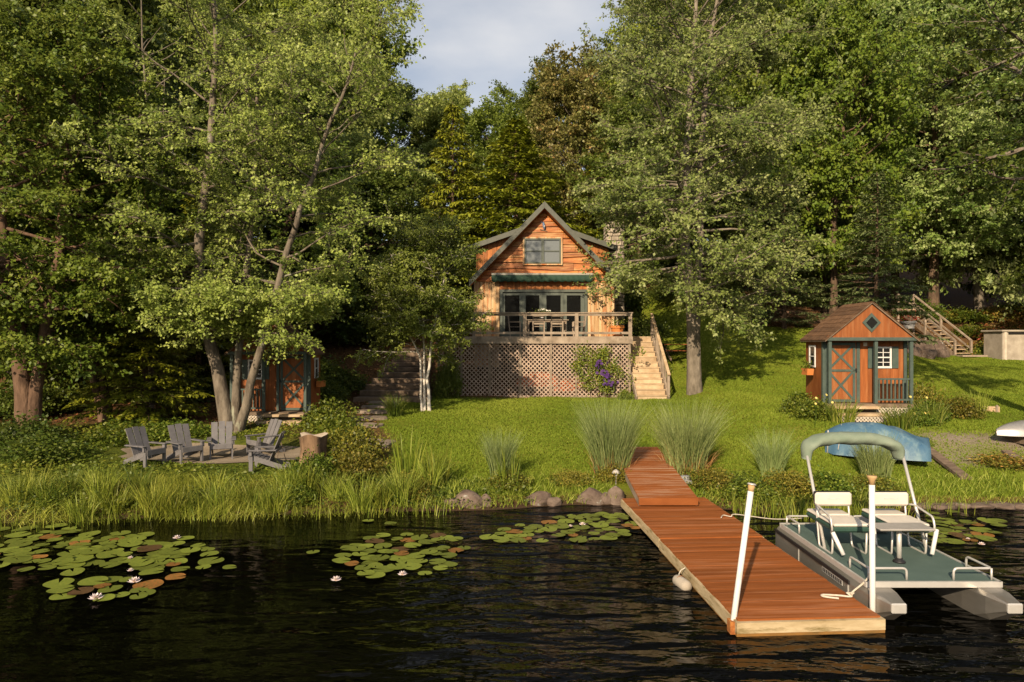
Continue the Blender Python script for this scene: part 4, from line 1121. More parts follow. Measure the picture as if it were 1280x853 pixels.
rv = 0.5 + 0.16 * _n1(x * 0.7, y * 0.7) + 0.10 * _n3(x, y) + gb.normal(size=n) * 0.12
me = np_mesh('lawn_grass', V, np.arange(n * 3).reshape(-1, 3), M['lawn'], False, {'rnd': np.repeat(np.clip(rv, 0, 1), 3)})
tag(link_mesh('lawn_grass', me), 'short mown bright green lawn grass', 'grass', kind='stuff')

# arching tussocks that break up the bank
TG = np.random.default_rng(300)
for i in range(26):
    px = 20 + i * 20.5 + TG.uniform(-8, 8)
    yy = float(shore((px - 640) / FPX * 15)) + TG.uniform(0.1, 1.1)
    xx = (px - 640) / FPX * yy
    if (((xx + 7.6) / 3.0) ** 4 + ((yy - 18.3) / 1.3) ** 4) < 1.1: continue
    kind = i % 4
    grass_clump('grass_tussock', 'arching %s grass tussock on the left bank' % ('straw-tinged' if kind == 1 else 'yellow-green' if kind < 3 else 'deep green'), xx, yy, 170, TG.uniform(0.55, 0.85), (M['blade'], M['blade'], M['reed'], M['daylily'])[kind], 0.22, TG.uniform(0.9, 1.6), 0.016, group='bank tussocks %d' % (1 if kind == 1 else 0 if kind < 3 else 3), cat='grass clump', seed=301 + i)
n = 16000
x = TG.uniform(-12, 8.5, n); d = TG.uniform(0.02, 1.5, n); y = shore(x) + d
nn = _n3(x * 0.8, y * 0.8)
keep = (nn > -0.2) & ~((x > 2.3) & (x < 4.0)); x, y = x[keep], y[keep]; n = len(x)
P = on_ground(x, y, 0.0); P[:, 2] += TG.uniform(0.05, 0.45, n) * np.clip(0.5 + 0.5 * _n3(x, y), 0.2, 1.2)
L = TG.uniform(0.035, 0.085, n)
me = leaf_mesh('bank_weeds', P, TG.normal(size=(n, 3)) * [1, 1, 0.5], unit(TG.normal(size=(n, 3)) * 0.45 + [0, -0.4, 0.75]), L, L * 0.7, 0.5 + 0.25 * _n1(x, y) + TG.normal(size=n) * 0.2, M['bush'])
tag(link_mesh('bank_weeds', me), 'mixed leafy weeds growing through the grass along the bank', 'weeds', kind='stuff')
# low leafy ground cover under the left trees
n = 26000
x = gb.uniform(-16, -4.2, n); y = gb.uniform(15.5, 25, n)
keep = (gb.random(n) < cover_mask(x, y)) & (((x + 7.6) / 3.2) ** 4 + ((y - 18.2) / 1.45) ** 4 > 1.0); x, y = x[keep], y[keep]; n = len(x)
P = on_ground(x, y, 0.0); P[:, 2] += gb.uniform(0.02, 0.22, n) * np.clip(0.6 + 0.5 * _n3(x, y), 0.1, 1.4)
L = gb.uniform(0.04, 0.10, n)
me = leaf_mesh('ground_cover', P, gb.normal(size=(n, 3)) * [1, 1, 0.4], unit(gb.normal(size=(n, 3)) * 0.4 + [0, -0.3, 0.8]), L, L * 0.75, 0.5 + 0.2 * _n3(x, y) + gb.normal(size=n) * 0.2, M['bush'])
tag(link_mesh('ground_cover', me), 'low leafy green ground cover under the left trees', 'ground cover', kind='stuff')
# fallen leaves in the woods and on the right bank
n = 16000
x = gb.uniform(-18, 22, n); y = gb.uniform(21, 46, n)
keep = lawn_mask(x, y) < 0.3; x, y = x[keep], y[keep]; n = len(x)
L = gb.uniform(0.07, 0.16, n)
me = leaf_mesh('fallen_leaves', on_ground(x, y, 0.03), gb.normal(size=(n, 3)) * [1, 1, 0.15], unit(gb.normal(size=(n, 3)) * 0.25 + [0, 0, 1]), L, L * 0.7, gb.random(n), M['dry'])
tag(link_mesh('fallen_leaves', me), 'brown fallen leaves scattered over the forest floor', 'leaves', kind='stuff')
# ------------------------------------------------------------------ placing by the ground
def hit(px, py):
    """where the ray through a photograph pixel meets the ground"""
    for k in range(600):
        Y = 8 + k * 0.1
        p = at(px, py, Y)
        if p.z <= Hs(p.x, p.y): return Vector((p.x, p.y, Hs(p.x, p.y)))
    return p
def wb(mb, name, mat, root, smooth=False):
    """build shapes given in world coordinates under an unrotated root"""
    o = root.location
    mb.v = [(p[0] - o.x, p[1] - o.y, p[2] - o.z) for p in mb.v]
    return mb.build(name, mat, root, smooth)
def glass_clear():
    m, n, l, b = _nt('clear_door_glass')
    b.inputs['Base Color'].default_value = (0.01, 0.011, 0.011, 1); b.inputs['Roughness'].default_value = 0.03
    t = n.new('ShaderNodeBsdfTransparent'); t.inputs['Color'].default_value = (0.45, 0.47, 0.46, 1)
    ms = n.new('ShaderNodeMixShader'); ms.inputs['Fac'].default_value = 0.45
    l.new(b.outputs['BSDF'], ms.inputs[1]); l.new(t.outputs['BSDF'], ms.inputs[2])
    l.new(ms.outputs['Shader'], n['Material Output'].inputs['Surface'])
    return m
M['glass_clear'] = glass_clear()

def tag_stuff(o):
    o['kind'] = 'stuff'
    return o

# ------------------------------------------------------------------ cabin
FZ = 3.95
cab = thing('cabin', 'wooden gabled cabin with orange live-edge siding, green trim and a stone chimney', 'cabin', (1.5, 32, FZ))
AP, SL, HW = 6.20, 1.04, 3.45
def zr(a): return AP - SL * abs(a)
MB().prism([(-3.2, -1.6), (3.2, -1.6), (3.2, 2.55), (0, 5.88), (-3.2, 2.55)], 8.4, Matrix.Translation((0, 0.40, 0))).build('wall', M['painted_dark_in'], cab)  # solid backing; the room's darkness is put into its colour
MB().box((-3.19, 4.5, 0.5), (0.06, 8.6, 4.2)).build('side_wall', M['cedar_v'], cab)
MB().box((3.19, 4.5, 0.5), (0.06, 8.6, 4.2)).build('side_wall', M['cedar_v'], cab)
for s in (-1, 1):
    MB().prism([(0.004 * s, AP), (HW * s, zr(HW)), (HW * s, zr(HW) - 0.24), (0.004 * s, AP - 0.24)], 9.7, Matrix.Translation((0, -0.55, 0))).build('roof', M['roofing'], cab)
    MB().prism([(0.002 * s, AP + 0.03), ((HW + 0.03) * s, zr(HW)), ((HW + 0.03) * s, zr(HW) - 0.30), (0.002 * s, AP - 0.27)], 0.045, Matrix.Translation((0, -0.60, 0))).build('rake_board', M['rake'], cab)
    MB().prism([(0.004 * s, AP - 0.245), ((HW - .02) * s, zr(HW) - 0.225), ((HW - .02) * s, zr(HW) - 0.26), (0.004 * s, AP - 0.28)], 0.52, Matrix.Translation((0, -0.552, 0))).build('soffit', M['cedar_v'], cab)
    # shed dormers set back on both slopes
    dm = lambda a: 5.50 - 0.35 * a
    MB().prism([(0.7 * s, dm(0.7) + 0.2), (3.62 * s, dm(3.62) + 0.2), (3.62 * s, dm(3.62)), (0.7 * s, dm(0.7))], 6.2, Matrix.Translation((0, 1.25, 0))).build('dormer_roof', M['roofing'], cab)
    MB().prism([(0.7 * s, dm(0.7) + 0.215), (3.65 * s, dm(3.65) + 0.215), (3.65 * s, dm(3.65) - 0.03), (0.7 * s, dm(0.7) - 0.03)], 0.04, Matrix.Translation((0, 1.205, 0))).build('dormer_rake_board', M['rake'], cab)
    a = 1.05
    k = 0
    while a < 3.2:
        a1 = min(3.25, a + 0.24)
        MB().prism([(a * s, zr(a) - 0.1), ((a1 - 0.012) * s, zr(a1) - 0.1), ((a1 - 0.012) * s, dm(a1) - 0.005), (a * s, dm(a) - 0.005)], 0.03, Matrix.Translation((0, 1.6 - 0.02 * (k % 2), 0))).build('board', M['cedar_v'], cab)
        a = a1; k += 1
    MB().box((3.24 * s, 4.4, 3.2), (0.05, 5.6, 2.2)).build('dormer_side_wall', M['cedar_v'], cab)
# live-edge planks on the gable, each lapped over the one below
pn = Noise(91, 8, 1.2, 5.0)
z = 2.58; row = 0
prng = random.Random(5)
while z < 5.75:
    hgt = prng.uniform(0.22, 0.33)
    z1 = z + hgt
    w0 = (5.93 - z) / SL
    cuts = [-w0]
    if w0 > 1.3:
        cuts.append(prng.uniform(-w0 * 0.4, w0 * 0.6))
    cuts.append(w0)
    for c0, c1 in zip(cuts[:-1], cuts[1:]):
        n = max(4, int((c1 - c0) / 0.09))
        V, F = [], []
        for i in range(n + 1):
            xx = c0 + 0.006 + (c1 - c0 - 0.012) * i / n
            lo = z - 0.02 + 0.05 * float(pn(xx * 0.8, row * 3.1)) + 0.02 * float(pn(xx * 2.5, row * 5.3))
            hi = min(z1 + 0.09, max(lo + 0.02, 5.95 - SL * abs(xx)))
            lo = min(lo, hi - 0.01)
            V += [(xx, -0.105 + 0.012 * float(pn(xx * 2, row)), lo), (xx, -0.02, hi), (xx, 0.0, lo), (xx, 0.0, hi)]
        for i in range(n):
            q, p = 4 * i, 4 * i + 4
            F += [(q, p, p + 1, q + 1), (q + 2, p + 2, p, q), (q + 1, p + 1, p + 3, q + 3)]
        F += [(0, 1, 3, 2), (4*n, 4*n+2, 4*n+3, 4*n+1)]
        MB().add(V, F).build('plank', M['cedar'], cab)
    z = z1; row += 1
# vertical boards below
xb = -3.2; k = 0
while xb < 3.19:
    wd = 0.16 if k % 2 else 0.21
    xc = xb + wd / 2
    over = -2.1 < xc < 2.05
    z0 = 2.22 if over else -1.4
    MB().box((xc, -0.01 - 0.022 * (k % 2), (z0 + 2.62) / 2), (wd - 0.010, 0.035, 2.62 - z0)).build('board', M['cedar_v'] if over else M['board'], cab)
    xb += wd; k += 1
MB().box((-3.23, -0.03, 0.6), (0.1, 0.1, 4.0)).build('corner_board', M['board'], cab)
MB().box((3.23, -0.03, 0.6), (0.1, 0.1, 4.0)).build('corner_board', M['board'], cab)
# gable window
win = MB()
for c, d in (((-0.07, 0, 4.62), (1.84, 0.06, 0.07)), ((-0.07, 0, 3.38), (1.84, 0.06, 0.07)), ((-0.96, 0, 4.0), (0.07, 0.06, 1.17)), ((0.82, 0, 4.0), (0.07, 0.06, 1.17))):
    win.box((c[0], -0.145, c[2]), d)
win = win.build('window', M['board'], cab)
fr = MB()
for c, d in (((-0.07, 4.55), (1.7, 0.075)), ((-0.07, 3.45), (1.7, 0.075)), ((-0.885, 4.0), (0.075, 1.03)), ((0.745, 4.0), (0.075, 1.03)), ((-0.07, 4.0), (0.12, 1.03))):
    fr.box((c[0], -0.15, c[1]), (d[0], 0.09, d[1]))
fr.build('frame', M['green_trim'], win)
for x0, x1 in ((-0.847, -0.13), (-0.01, 0.707)):
    MB().box(((x0 + x1) / 2, -0.14, 4.0), (x1 - x0, 0.05, 0.05)).build('meeting_rail', M['green_trim'], win)
    for z0, z1 in ((3.487, 3.975), (4.025, 4.513)):
        MB().box(((x0 + x1) / 2, -0.118 - (0.012 if z0 > 4 else 0), (z0 + z1) / 2), (x1 - x0, 0.01, z1 - z0)).build('pane', M['glass_sky_tint'], win)
# patio doors
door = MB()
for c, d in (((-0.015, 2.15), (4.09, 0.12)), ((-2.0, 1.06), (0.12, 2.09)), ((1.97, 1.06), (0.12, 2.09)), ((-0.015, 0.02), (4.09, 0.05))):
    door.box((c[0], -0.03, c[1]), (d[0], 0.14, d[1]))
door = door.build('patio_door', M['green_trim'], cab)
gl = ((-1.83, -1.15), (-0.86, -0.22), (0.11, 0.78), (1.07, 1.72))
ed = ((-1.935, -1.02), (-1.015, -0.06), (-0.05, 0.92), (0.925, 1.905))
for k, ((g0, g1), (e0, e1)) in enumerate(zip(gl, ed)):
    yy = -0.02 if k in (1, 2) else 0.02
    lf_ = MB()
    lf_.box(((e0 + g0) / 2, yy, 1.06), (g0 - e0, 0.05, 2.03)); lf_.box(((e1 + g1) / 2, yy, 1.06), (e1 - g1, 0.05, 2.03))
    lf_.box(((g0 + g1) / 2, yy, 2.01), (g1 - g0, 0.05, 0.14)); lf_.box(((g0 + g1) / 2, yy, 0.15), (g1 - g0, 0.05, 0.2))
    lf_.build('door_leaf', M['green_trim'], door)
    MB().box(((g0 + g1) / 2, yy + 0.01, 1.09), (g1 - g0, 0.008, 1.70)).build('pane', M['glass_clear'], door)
MB().box((1.55, 0.25, 1.1), (0.38, 0.05, 2.0)).build('curtain', M['curtain'], cab)
# retracted awning
aw = MB().box((-0.1, -0.22, 2.90), (4.72, 0.34, 0.10), bev=0.02).build('awning', M['awning_case'], cab)
V, F = [], []
n = 120
for i in range(n + 1):
    xx = -2.45 + 4.68 * i / n
    lo = 2.585 - 0.055 * abs(math.sin(math.pi * i / n * 15))
    yb = -0.40 + 0.012 * math.sin(i * 0.9)
    V += [(xx, -0.36, 2.87), (xx, -0.405, 2.80), (xx, yb, 2.66), (xx, yb + 0.004, lo), (xx, yb + 0.014, lo), (xx, -0.385, 2.80), (xx, -0.34, 2.86)]
for i in range(n):
    for j in range(6):
        F.append((7*i+j, 7*i+j+1, 7*i+7+j+1, 7*i+7+j))
MB().add(V, F).build('valance', M['awning'], aw, True)
MB().tube([(-2.42, -0.24, 2.78), (2.2, -0.24, 2.78)], 0.075, 12).build('roller', M['awning'], aw, True)
# bird ornament under the peak
bird = MB()
bird.tube([(-0.02, -0.13, 5.33), (-0.03, -0.17, 5.27), (-0.01, -0.18, 5.18), (0.01, -0.16, 5.06), (0.03, -0.12, 4.97)], [0.03, 0.055, 0.065, 0.045, 0.02], 10)
bird.tube([(-0.05, -0.18, 5.33), (-0.02, -0.16, 5.30)], [0.045, 0.05], 8)
bird.tube([(-0.16, -0.19, 5.34), (-0.08, -0.18, 5.34)], [0.008, 0.018], 6)
orn = thing('bird_ornament', 'small blue and white bird ornament fixed under the gable peak', 'ornament', (1.5, 32, FZ))
bird.build('body', M['blue_bird'], orn, True)
MB().tube([(0.0, -0.185, 5.24), (0.0, -0.21, 5.16), (0.01, -0.185, 5.08)], [0.03, 0.04, 0.02], 8).build('breast', M['white_paint'], orn, True)
MB().box((-0.02, -0.10, 4.97), (0.34, 0.05, 0.035), rot=(0, 0.25, 0)).build('perch', M['old_wood'], orn)
# stone chimney on the right wall
ch = MB().box((3.88, 4.1, 1.6), (0.84, 1.0, 8.6)).build('chimney', M['mortar'], cab)
crng = random.Random(12); zc = -1.5
cells = []
while zc < 5.8:
    hh_ = crng.uniform(0.16, 0.28); xx = 3.45
    while xx < 4.28:
        ww = min(crng.uniform(0.2, 0.42), 4.31 - xx)
        if ww > 0.08: cells.append((xx, ww, zc, hh_))
        xx += ww
    zc += hh_
for xx, ww, zz, hh_ in cells:
    MB().box((xx + ww / 2, 3.585, zz + hh_ / 2), (ww - 0.025, 0.09 + crng.uniform(0, 0.05), hh_ - 0.025), bev=0.025).build('stone', M['chimney'], ch)
zc = -1.5; side = MB()
while zc < 5.8:
    hh_ = crng.uniform(0.16, 0.28); yy = 3.6
    while yy < 4.6:
        ww = min(crng.uniform(0.2, 0.42), 4.62 - yy)
        if ww > 0.08:
            for sx in (3.45, 4.31): side.box((sx, yy + ww / 2, zc + hh_ / 2), (0.08 + crng.uniform(0, 0.04), ww - 0.025, hh_ - 0.025), bev=0.02)
        yy += ww
    zc += hh_
tag(side.build('side_stonework', M['chimney'], ch), kind='stuff')
MB().box((3.88, 4.1, 5.95), (1.0, 1.15, 0.12), bev=0.03).build('chimney_cap', M['chimney'], ch)

# ------------------------------------------------------------------ deck
DX0, DX1, DY0, DY1 = -3.2, 5.1, 29.0, 31.96
deck = thing('deck', 'raised weathered timber deck with open railing and lattice skirt before the cabin', 'deck', (1.0, 29.0, 1.32))
for k in range(20):
    y0 = DY0 + 0.04 + k * 0.146
    wb(MB().box(((DX0 + DX1) / 2, y0 + 0.07, FZ - 0.02), (DX1 - DX0, 0.138, 0.036)), 'floor_board', M['grey_wood'], deck)
wb(MB().box(((DX0 + DX1) / 2, DY0 - 0.02, FZ - 0.16), (DX1 - DX0 + 0.06, 0.05, 0.30)), 'rim_beam', M['grey_wood'], deck)
wb(MB().box((DX1, 30.5, FZ - 0.18), (0.05, 2.9, 0.28)), 'rim_beam', M['grey_wood'], deck)
wb(MB().box((DX0, 30.5, FZ - 0.18), (0.05, 2.9, 0.28)), 'rim_beam', M['grey_wood'], deck)
for px in (-3.14, -1.62, 0.545, 2.75, 5.03):
    wb(MB().box((px, DY0 + 0.06, FZ + 0.47), (0.15 if px > 0 else 0.13, 0.12, 1.02)), 'railing_post', M['grey_wood'], deck)
wb(MB().box((4.9, 31.85, FZ + 0.47), (0.09, 0.09, 1.0)), 'railing_post', M['grey_wood'], deck)
wb(MB().box(((DX0 + DX1) / 2, DY0 + 0.06, FZ + 1.0), (DX1 - DX0 + 0.08, 0.15, 0.045)), 'top_rail', M['grey_wood'], deck)
wb(MB().box(((DX0 + DX1) / 2, DY0 + 0.06, FZ + 0.92), (DX1 - DX0 - .06, 0.05, 0.09)), 'under_rail', M['grey_wood'], deck)
wb(MB().box(((DX0 + DX1) / 2, DY0 + 0.055, FZ + 0.14), (DX1 - DX0 - .06, 0.045, 0.10)), 'bottom_rail', M['grey_wood'], deck)
wb(MB().beam((5.03, DY0 + 0.13, FZ + 0.985), (4.9, 31.9, FZ + 0.985), 0.12, 0.04), 'side_rail', M['grey_wood'], deck)
wb(MB().beam((5.03, DY0 + 0.13, FZ + 0.14), (4.9, 31.9, FZ + 0.14), 0.045, 0.09), 'side_rail', M['grey_wood'], deck)
def lattice(x0, x1, z0, z1, y, sp=0.185, w=0.045):
    mb = MB()
    for dirn in (1, -1):
        c = (x0 - z1) if dirn == 1 else (x0 + z0)
        end = (x1 - z0) if dirn == 1 else (x1 + z1)
        while c < end:
            # line x - dirn*z = c inside the rectangle
            pts = []
            for zz in (z0, z1):
                xx = c + dirn * zz
                if x0 <= xx <= x1: pts.append((xx, zz))
            for xx in (x0, x1):
                zz = (xx - c) * dirn
                if z0 < zz < z1: pts.append((xx, zz))
            if len(pts) >= 2 and (Vector(pts[0]) - Vector(pts[1])).length > 0.06:
                yy = y + (0.007 if dirn == 1 else -0.007)
                mb.beam((pts[0][0], yy, pts[0][1]), (pts[1][0], yy, pts[1][1]), w, 0.012, up=(0, 1, 0))
            c += sp
    return mb
LZ0, LZ1 = 1.36, FZ - 0.32
lx = [-3.12, -2.15, -0.95, 0.36, 1.66, 2.73, 3.9, 5.0]
for x0, x1 in zip(lx[:-1], lx[1:]):
    o = tag(wb(lattice(x0, x1, LZ0, LZ1, DY0 + 0.06), 'lattice_panel', M['lattice'], deck), kind='stuff')
for i, x0 in enumerate(lx):
    wb(MB().box((x0, DY0 + 0.03, (LZ0 + LZ1) / 2 - 0.05), (0.09, 0.04, LZ1 - LZ0 + 0.14)), 'lattice_post', M['grey_wood'], deck)
wb(MB().box((0.9, DY0 + 0.032, LZ0 - 0.01), (8.1, 0.035, 0.08)), 'base_board', M['grey_wood'], deck)
o = tag(wb(lattice(29.1, 31.9, LZ0 + 0.2, LZ1, 0), 'lattice_panel', M['lattice'], deck), kind='stuff')
o.data.transform(Matrix.Translation((0, 0, 0)) @ Matrix(((0, 1, 0, 4.06), (1, 0, 0, -28.0), (0, 0, 1, 0), (0, 0, 0, 1))))
for px in (-3.0, -0.9, 1.7, 4.9):
    wb(MB().box((px, 30.6, 2.5), (0.14, 0.14, 2.4)), 'support_post', M['old_wood'], deck)

# things stored under the deck
def canoe_hull(L, W, D, n=16):
    V, F = [], []
    prof = [(-1, 0), (-0.92, 0.45), (-0.6, 0.86), (0, 1.0), (0.6, 0.86), (0.92, 0.45), (1, 0)]
    for i in range(n + 1):
        t = i / n * 2 - 1
        k = max(0.02, (1 - abs(t) ** 2.4)) ** 0.8
        for a, c in prof: V.append((t * L / 2, a * W / 2 * k, c * D * (0.35 + 0.65 * k)))
    m = len(prof)
    for i in range(n):
        for j in range(m - 1): F.append((i*m+j, (i+1)*m+j, (i+1)*m+j+1, i*m+j+1))
    return MB().add(V, F)
for lab, x, y, zz, rz in (('orange canoe turned over behind the lattice under the deck', 1.2, 30.2, 1.75, 0.1), ('second orange canoe end stored right of the first behind the lattice', 2.5, 30.6, 1.45, 0.5)):
    t = thing('canoe', lab, 'canoe', (x, y, 1.36), rz)
    canoe_hull(2.1, 0.85, 0.62).build('hull', M['kayak'], t, True, loc=(0, 0, zz - 1.36))
    for sx in (-0.55, 0.55): MB().box((sx, 0, (zz - 1.36) / 2), (0.1, 0.7, zz - 1.36 + 0.02)).build('rack', M['old_wood'], t)

# clematis climbing the lattice
cg = np.random.default_rng(71)
cl_ = thing('clematis_vine', 'leafy clematis vine with purple flowers climbing the deck lattice', 'vine', (3.85, 28.9, 1.34))
P = []
for k in range(60):
    c = np.array([cg.normal() * 0.62 - 0.1, -0.05 - cg.random() * 0.12, cg.uniform(0.35, 2.1)])
    c[0] *= (0.55 + 0.5 * c[2] / 2.0); c[0] += 0.25 * (1.2 - c[2]) * 0.5
    P.append(c + cg.normal(size=(44, 3)) * [0.13, 0.06, 0.13])
P = np.concatenate(P); L = cg.uniform(0.05, 0.10, len(P))
link_mesh('foliage', leaf_mesh('foliage', P, cg.normal(size=P.shape) * [1, .5, .8] + [0, -.3, -.2], unit(cg.normal(size=P.shape) * .5 + [0, -.8, .5]), L, L * .75, 0.55 + cg.normal(size=len(P)) * .25, M['bush']), cl_)
link_mesh('stems', tubes_mesh('stems', [(wander(cg, np.array([cg.normal() * .15, 0, 0]), np.array([cg.normal() * .25, 0, 1.0]), 2.0, 7, .12), np.linspace(.012, .004, 8), 4) for k in range(9)], M['bark_brown']), cl_)
def blossom(mb, c, r, k=6, tilt=(0, 0, 0)):
    E = Euler(tilt).to_matrix()
    for i in range(k):
        a = 6.283 * i / k
        d = Vector((math.cos(a), 0, math.sin(a))); s = Vector((-math.sin(a), 0, math.cos(a)))
        pts = [Vector((0, 0, 0)), d * r * .55 + s * r * .30 + Vector((0, -r * .12, 0)), d * r, d * r * .55 - s * r * .30 + Vector((0, -r * .12, 0))]
        mb.add([Vector(c) + E @ p for p in pts], [(0, 1, 2, 3)])
for cx, cz, n in ((-0.18, 1.50, 9), (0.10, 0.95, 14), (0.22, 0.62, 10), (-0.05, 1.12, 7)):
    for k in range(n):
        mb = MB(); blossom(mb, (0, 0, 0), cg.uniform(0.06, 0.085), 6, (cg.normal() * .3, 0, cg.normal() * .4))
        mb.build('flower', M['purple_flower'], cl_, loc=(cx + cg.normal() * 0.13, -0.30 - cg.random() * .05, cz + cg.normal() * 0.09))

# wooden stairs to the deck
st = thing('deck_stairs', 'straight wooden stairs with a right-hand railing climbing beside the deck', 'stairs', (5.75, 28.0, 1.3))
NS = 12; rise = (FZ - 1.30) / NS; run = 0.285
for i in range(NS):
    y0 = 28.0 + i * run; z0 = 1.30 + (i + 1) * rise
    wb(MB().box((5.75, y0 + 0.16, z0 - 0.02), (1.24, 0.34, 0.045)), 'tread', M['stair_wood'], st)
    wb(MB().box((5.75, y0 + 0.03, z0 - rise / 2 - 0.035), (1.20, 0.025, rise - 0.03)), 'riser', M['stair_wood'], st)
for x in (5.10, 6.40):
    wb(MB().beam((x, 27.98, 1.36), (x, 28.0 + NS * run, FZ - 0.06), 0.045, 0.30), 'stringer', M['grey_wood'], st)
for i in (0, 4, 8, 12):
    y0 = 28.05 + i * run; z0 = 1.3 + i * rise
    wb(MB().box((6.44, y0, z0 + 0.45), (0.085, 0.085, 1.25)), 'railing_post', M['grey_wood'], st)
for i in (1, 2, 3, 5, 6, 7, 9, 10, 11):
    y0 = 28.05 + i * run; z0 = 1.3 + i * rise
    wb(MB().box((6.44, y0, z0 + 0.55), (0.035, 0.035, 0.9)), 'baluster', M['grey_wood'], st)
wb(MB().beam((6.44, 27.95, 1.3 + 1.05), (6.44, 28.05 + NS * run, FZ + 1.07), 0.12, 0.045), 'hand_rail', M['stair_wood'], st)
wb(MB().beam((6.44, 28.0, 1.3 + 0.2), (6.44, 28.05 + NS * run, FZ + 0.2), 0.05, 0.09), 'lower_rail', M['grey_wood'], st)

# deck furniture
tb = thing('deck_table', 'long grey slatted table on the deck before the patio doors', 'table', (1.55, 30.45, FZ))
for k in range(7): MB().box((0, -0.36 + 0.12 * k, 0.73), (1.9, 0.105, 0.03)).build('slat', M['grey_wood'], tb)
MB().box((0, 0, 0.67), (1.7, 0.7, 0.06)).build('apron', M['grey_wood'], tb)
for sx in (-.82, .82):
    for sy in (-.34, .34): MB().box((sx, sy, 0.34), (0.07, 0.07, 0.68)).build('leg', M['grey_wood'], tb)
def deck_chair(x, y, rz, label):
    c = thing('deck_chair', label, 'chair', (x, y, FZ), rz, 'chairs around the deck table')
    for k in range(5): MB().box((0, -0.2 + 0.1 * k, 0.43), (0.48, 0.085, 0.025)).build('seat_slat', M['grey_wood'], c)
    for sx in (-.24, .24):
        MB().box((sx, -0.22, 0.32), (0.05, 0.05, 0.64)).build('leg', M['grey_wood'], c)
        MB().beam((sx, 0.22, 0), (sx, 0.32, 0.92), 0.05, 0.05, up=(0, 1, 0)).build('leg', M['grey_wood'], c)
        MB().box((sx, 0.03, 0.65), (0.06, 0.56, 0.03)).build('arm', M['grey_wood'], c)
    for k in range(4): MB().beam((-.22, 0.275 + 0.012 * k, 0.55 + 0.105 * k), (.22, 0.275 + 0.012 * k, 0.55 + 0.105 * k), 0.02, 0.07).build('back_slat', M['grey_wood'], c)
deck_chair(0.15, 30.45, R(90), 'grey slatted deck chair at the left end of the deck table, facing right')
deck_chair(1.15, 29.75, R(180), 'left of the two deck chairs with backs to the lake')
deck_chair(1.95, 29.75, R(180), 'right of the two deck chairs with backs to the lake')
deck_chair(2.95, 30.45, R(-90), 'grey slatted deck chair at the right end of the deck table, facing left')
vs = thing('flower_vase', 'vase of white and green flowers on the deck table', 'vase', (1.35, 30.4, FZ + 0.745))
MB().lathe([(0.05, 0), (0.07, 0.08), (0.06, 0.18), (0.075, 0.22)], n=12).build('vase', M['planter_grey'], vs, True)
vg = np.random.default_rng(5); P = vg.normal(size=(220, 3)) * [0.16, 0.13, 0.07] + [0, 0, 0.33]
L = vg.uniform(0.05, 0.09, 220)
link_mesh('leaves', leaf_mesh('leaves', P, P * [1, 1, .3] + vg.normal(size=P.shape) * .1, unit(vg.normal(size=P.shape) * .4 + [0, -.4, .8]), L, L * .7, vg.random(220), M['bush']), vs)
for k in range(9):
    mb = MB(); blossom(mb, (0, 0, 0), 0.05, 6, (-0.6, 0, vg.normal() * .5))
    mb.build('flower', M['white_flower'], vs, loc=(vg.normal() * .14, -0.1 + vg.normal() * .05, 0.40 + vg.normal() * .04))
def pot(x, y, z, r, h, label, plant_mat, seed, plant_h=0.3, name='plant_pot', n=160, pot_mat='terracotta', cat='plant pot'):
    t = thing(name, label, cat, (x, y, z))
    MB().lathe([(r * .72, 0), (r * .92, h * .78), (r * 1.04, h * .78), (r * 1.04, h), (r * .93, h), (r * .9, h * .85), (0.01, h * .85)], n=18).build('pot', M[pot_mat], t, False)
    gg = np.random.default_rng(seed)
    P = gg.normal(size=(n, 3)) * [r * .75, r * .75, plant_h * .3] + [0, 0, h + plant_h * .45]
    L = gg.uniform(0.05, 0.11, n)
    tag_stuff(link_mesh('plant', leaf_mesh('plant', P, P * [1, 1, 0] + gg.normal(size=P.shape) * .2 + [0, 0, .1], unit(gg.normal(size=P.shape) * .5 + [0, -.4, .7]), L, L * .6, gg.random(n), M[plant_mat]), t))
    return t
pot(4.55, 29.45, FZ, 0.30, 0.46, 'orange terracotta pot with a plant in the right deck corner', 'bush', 3, 0.35)

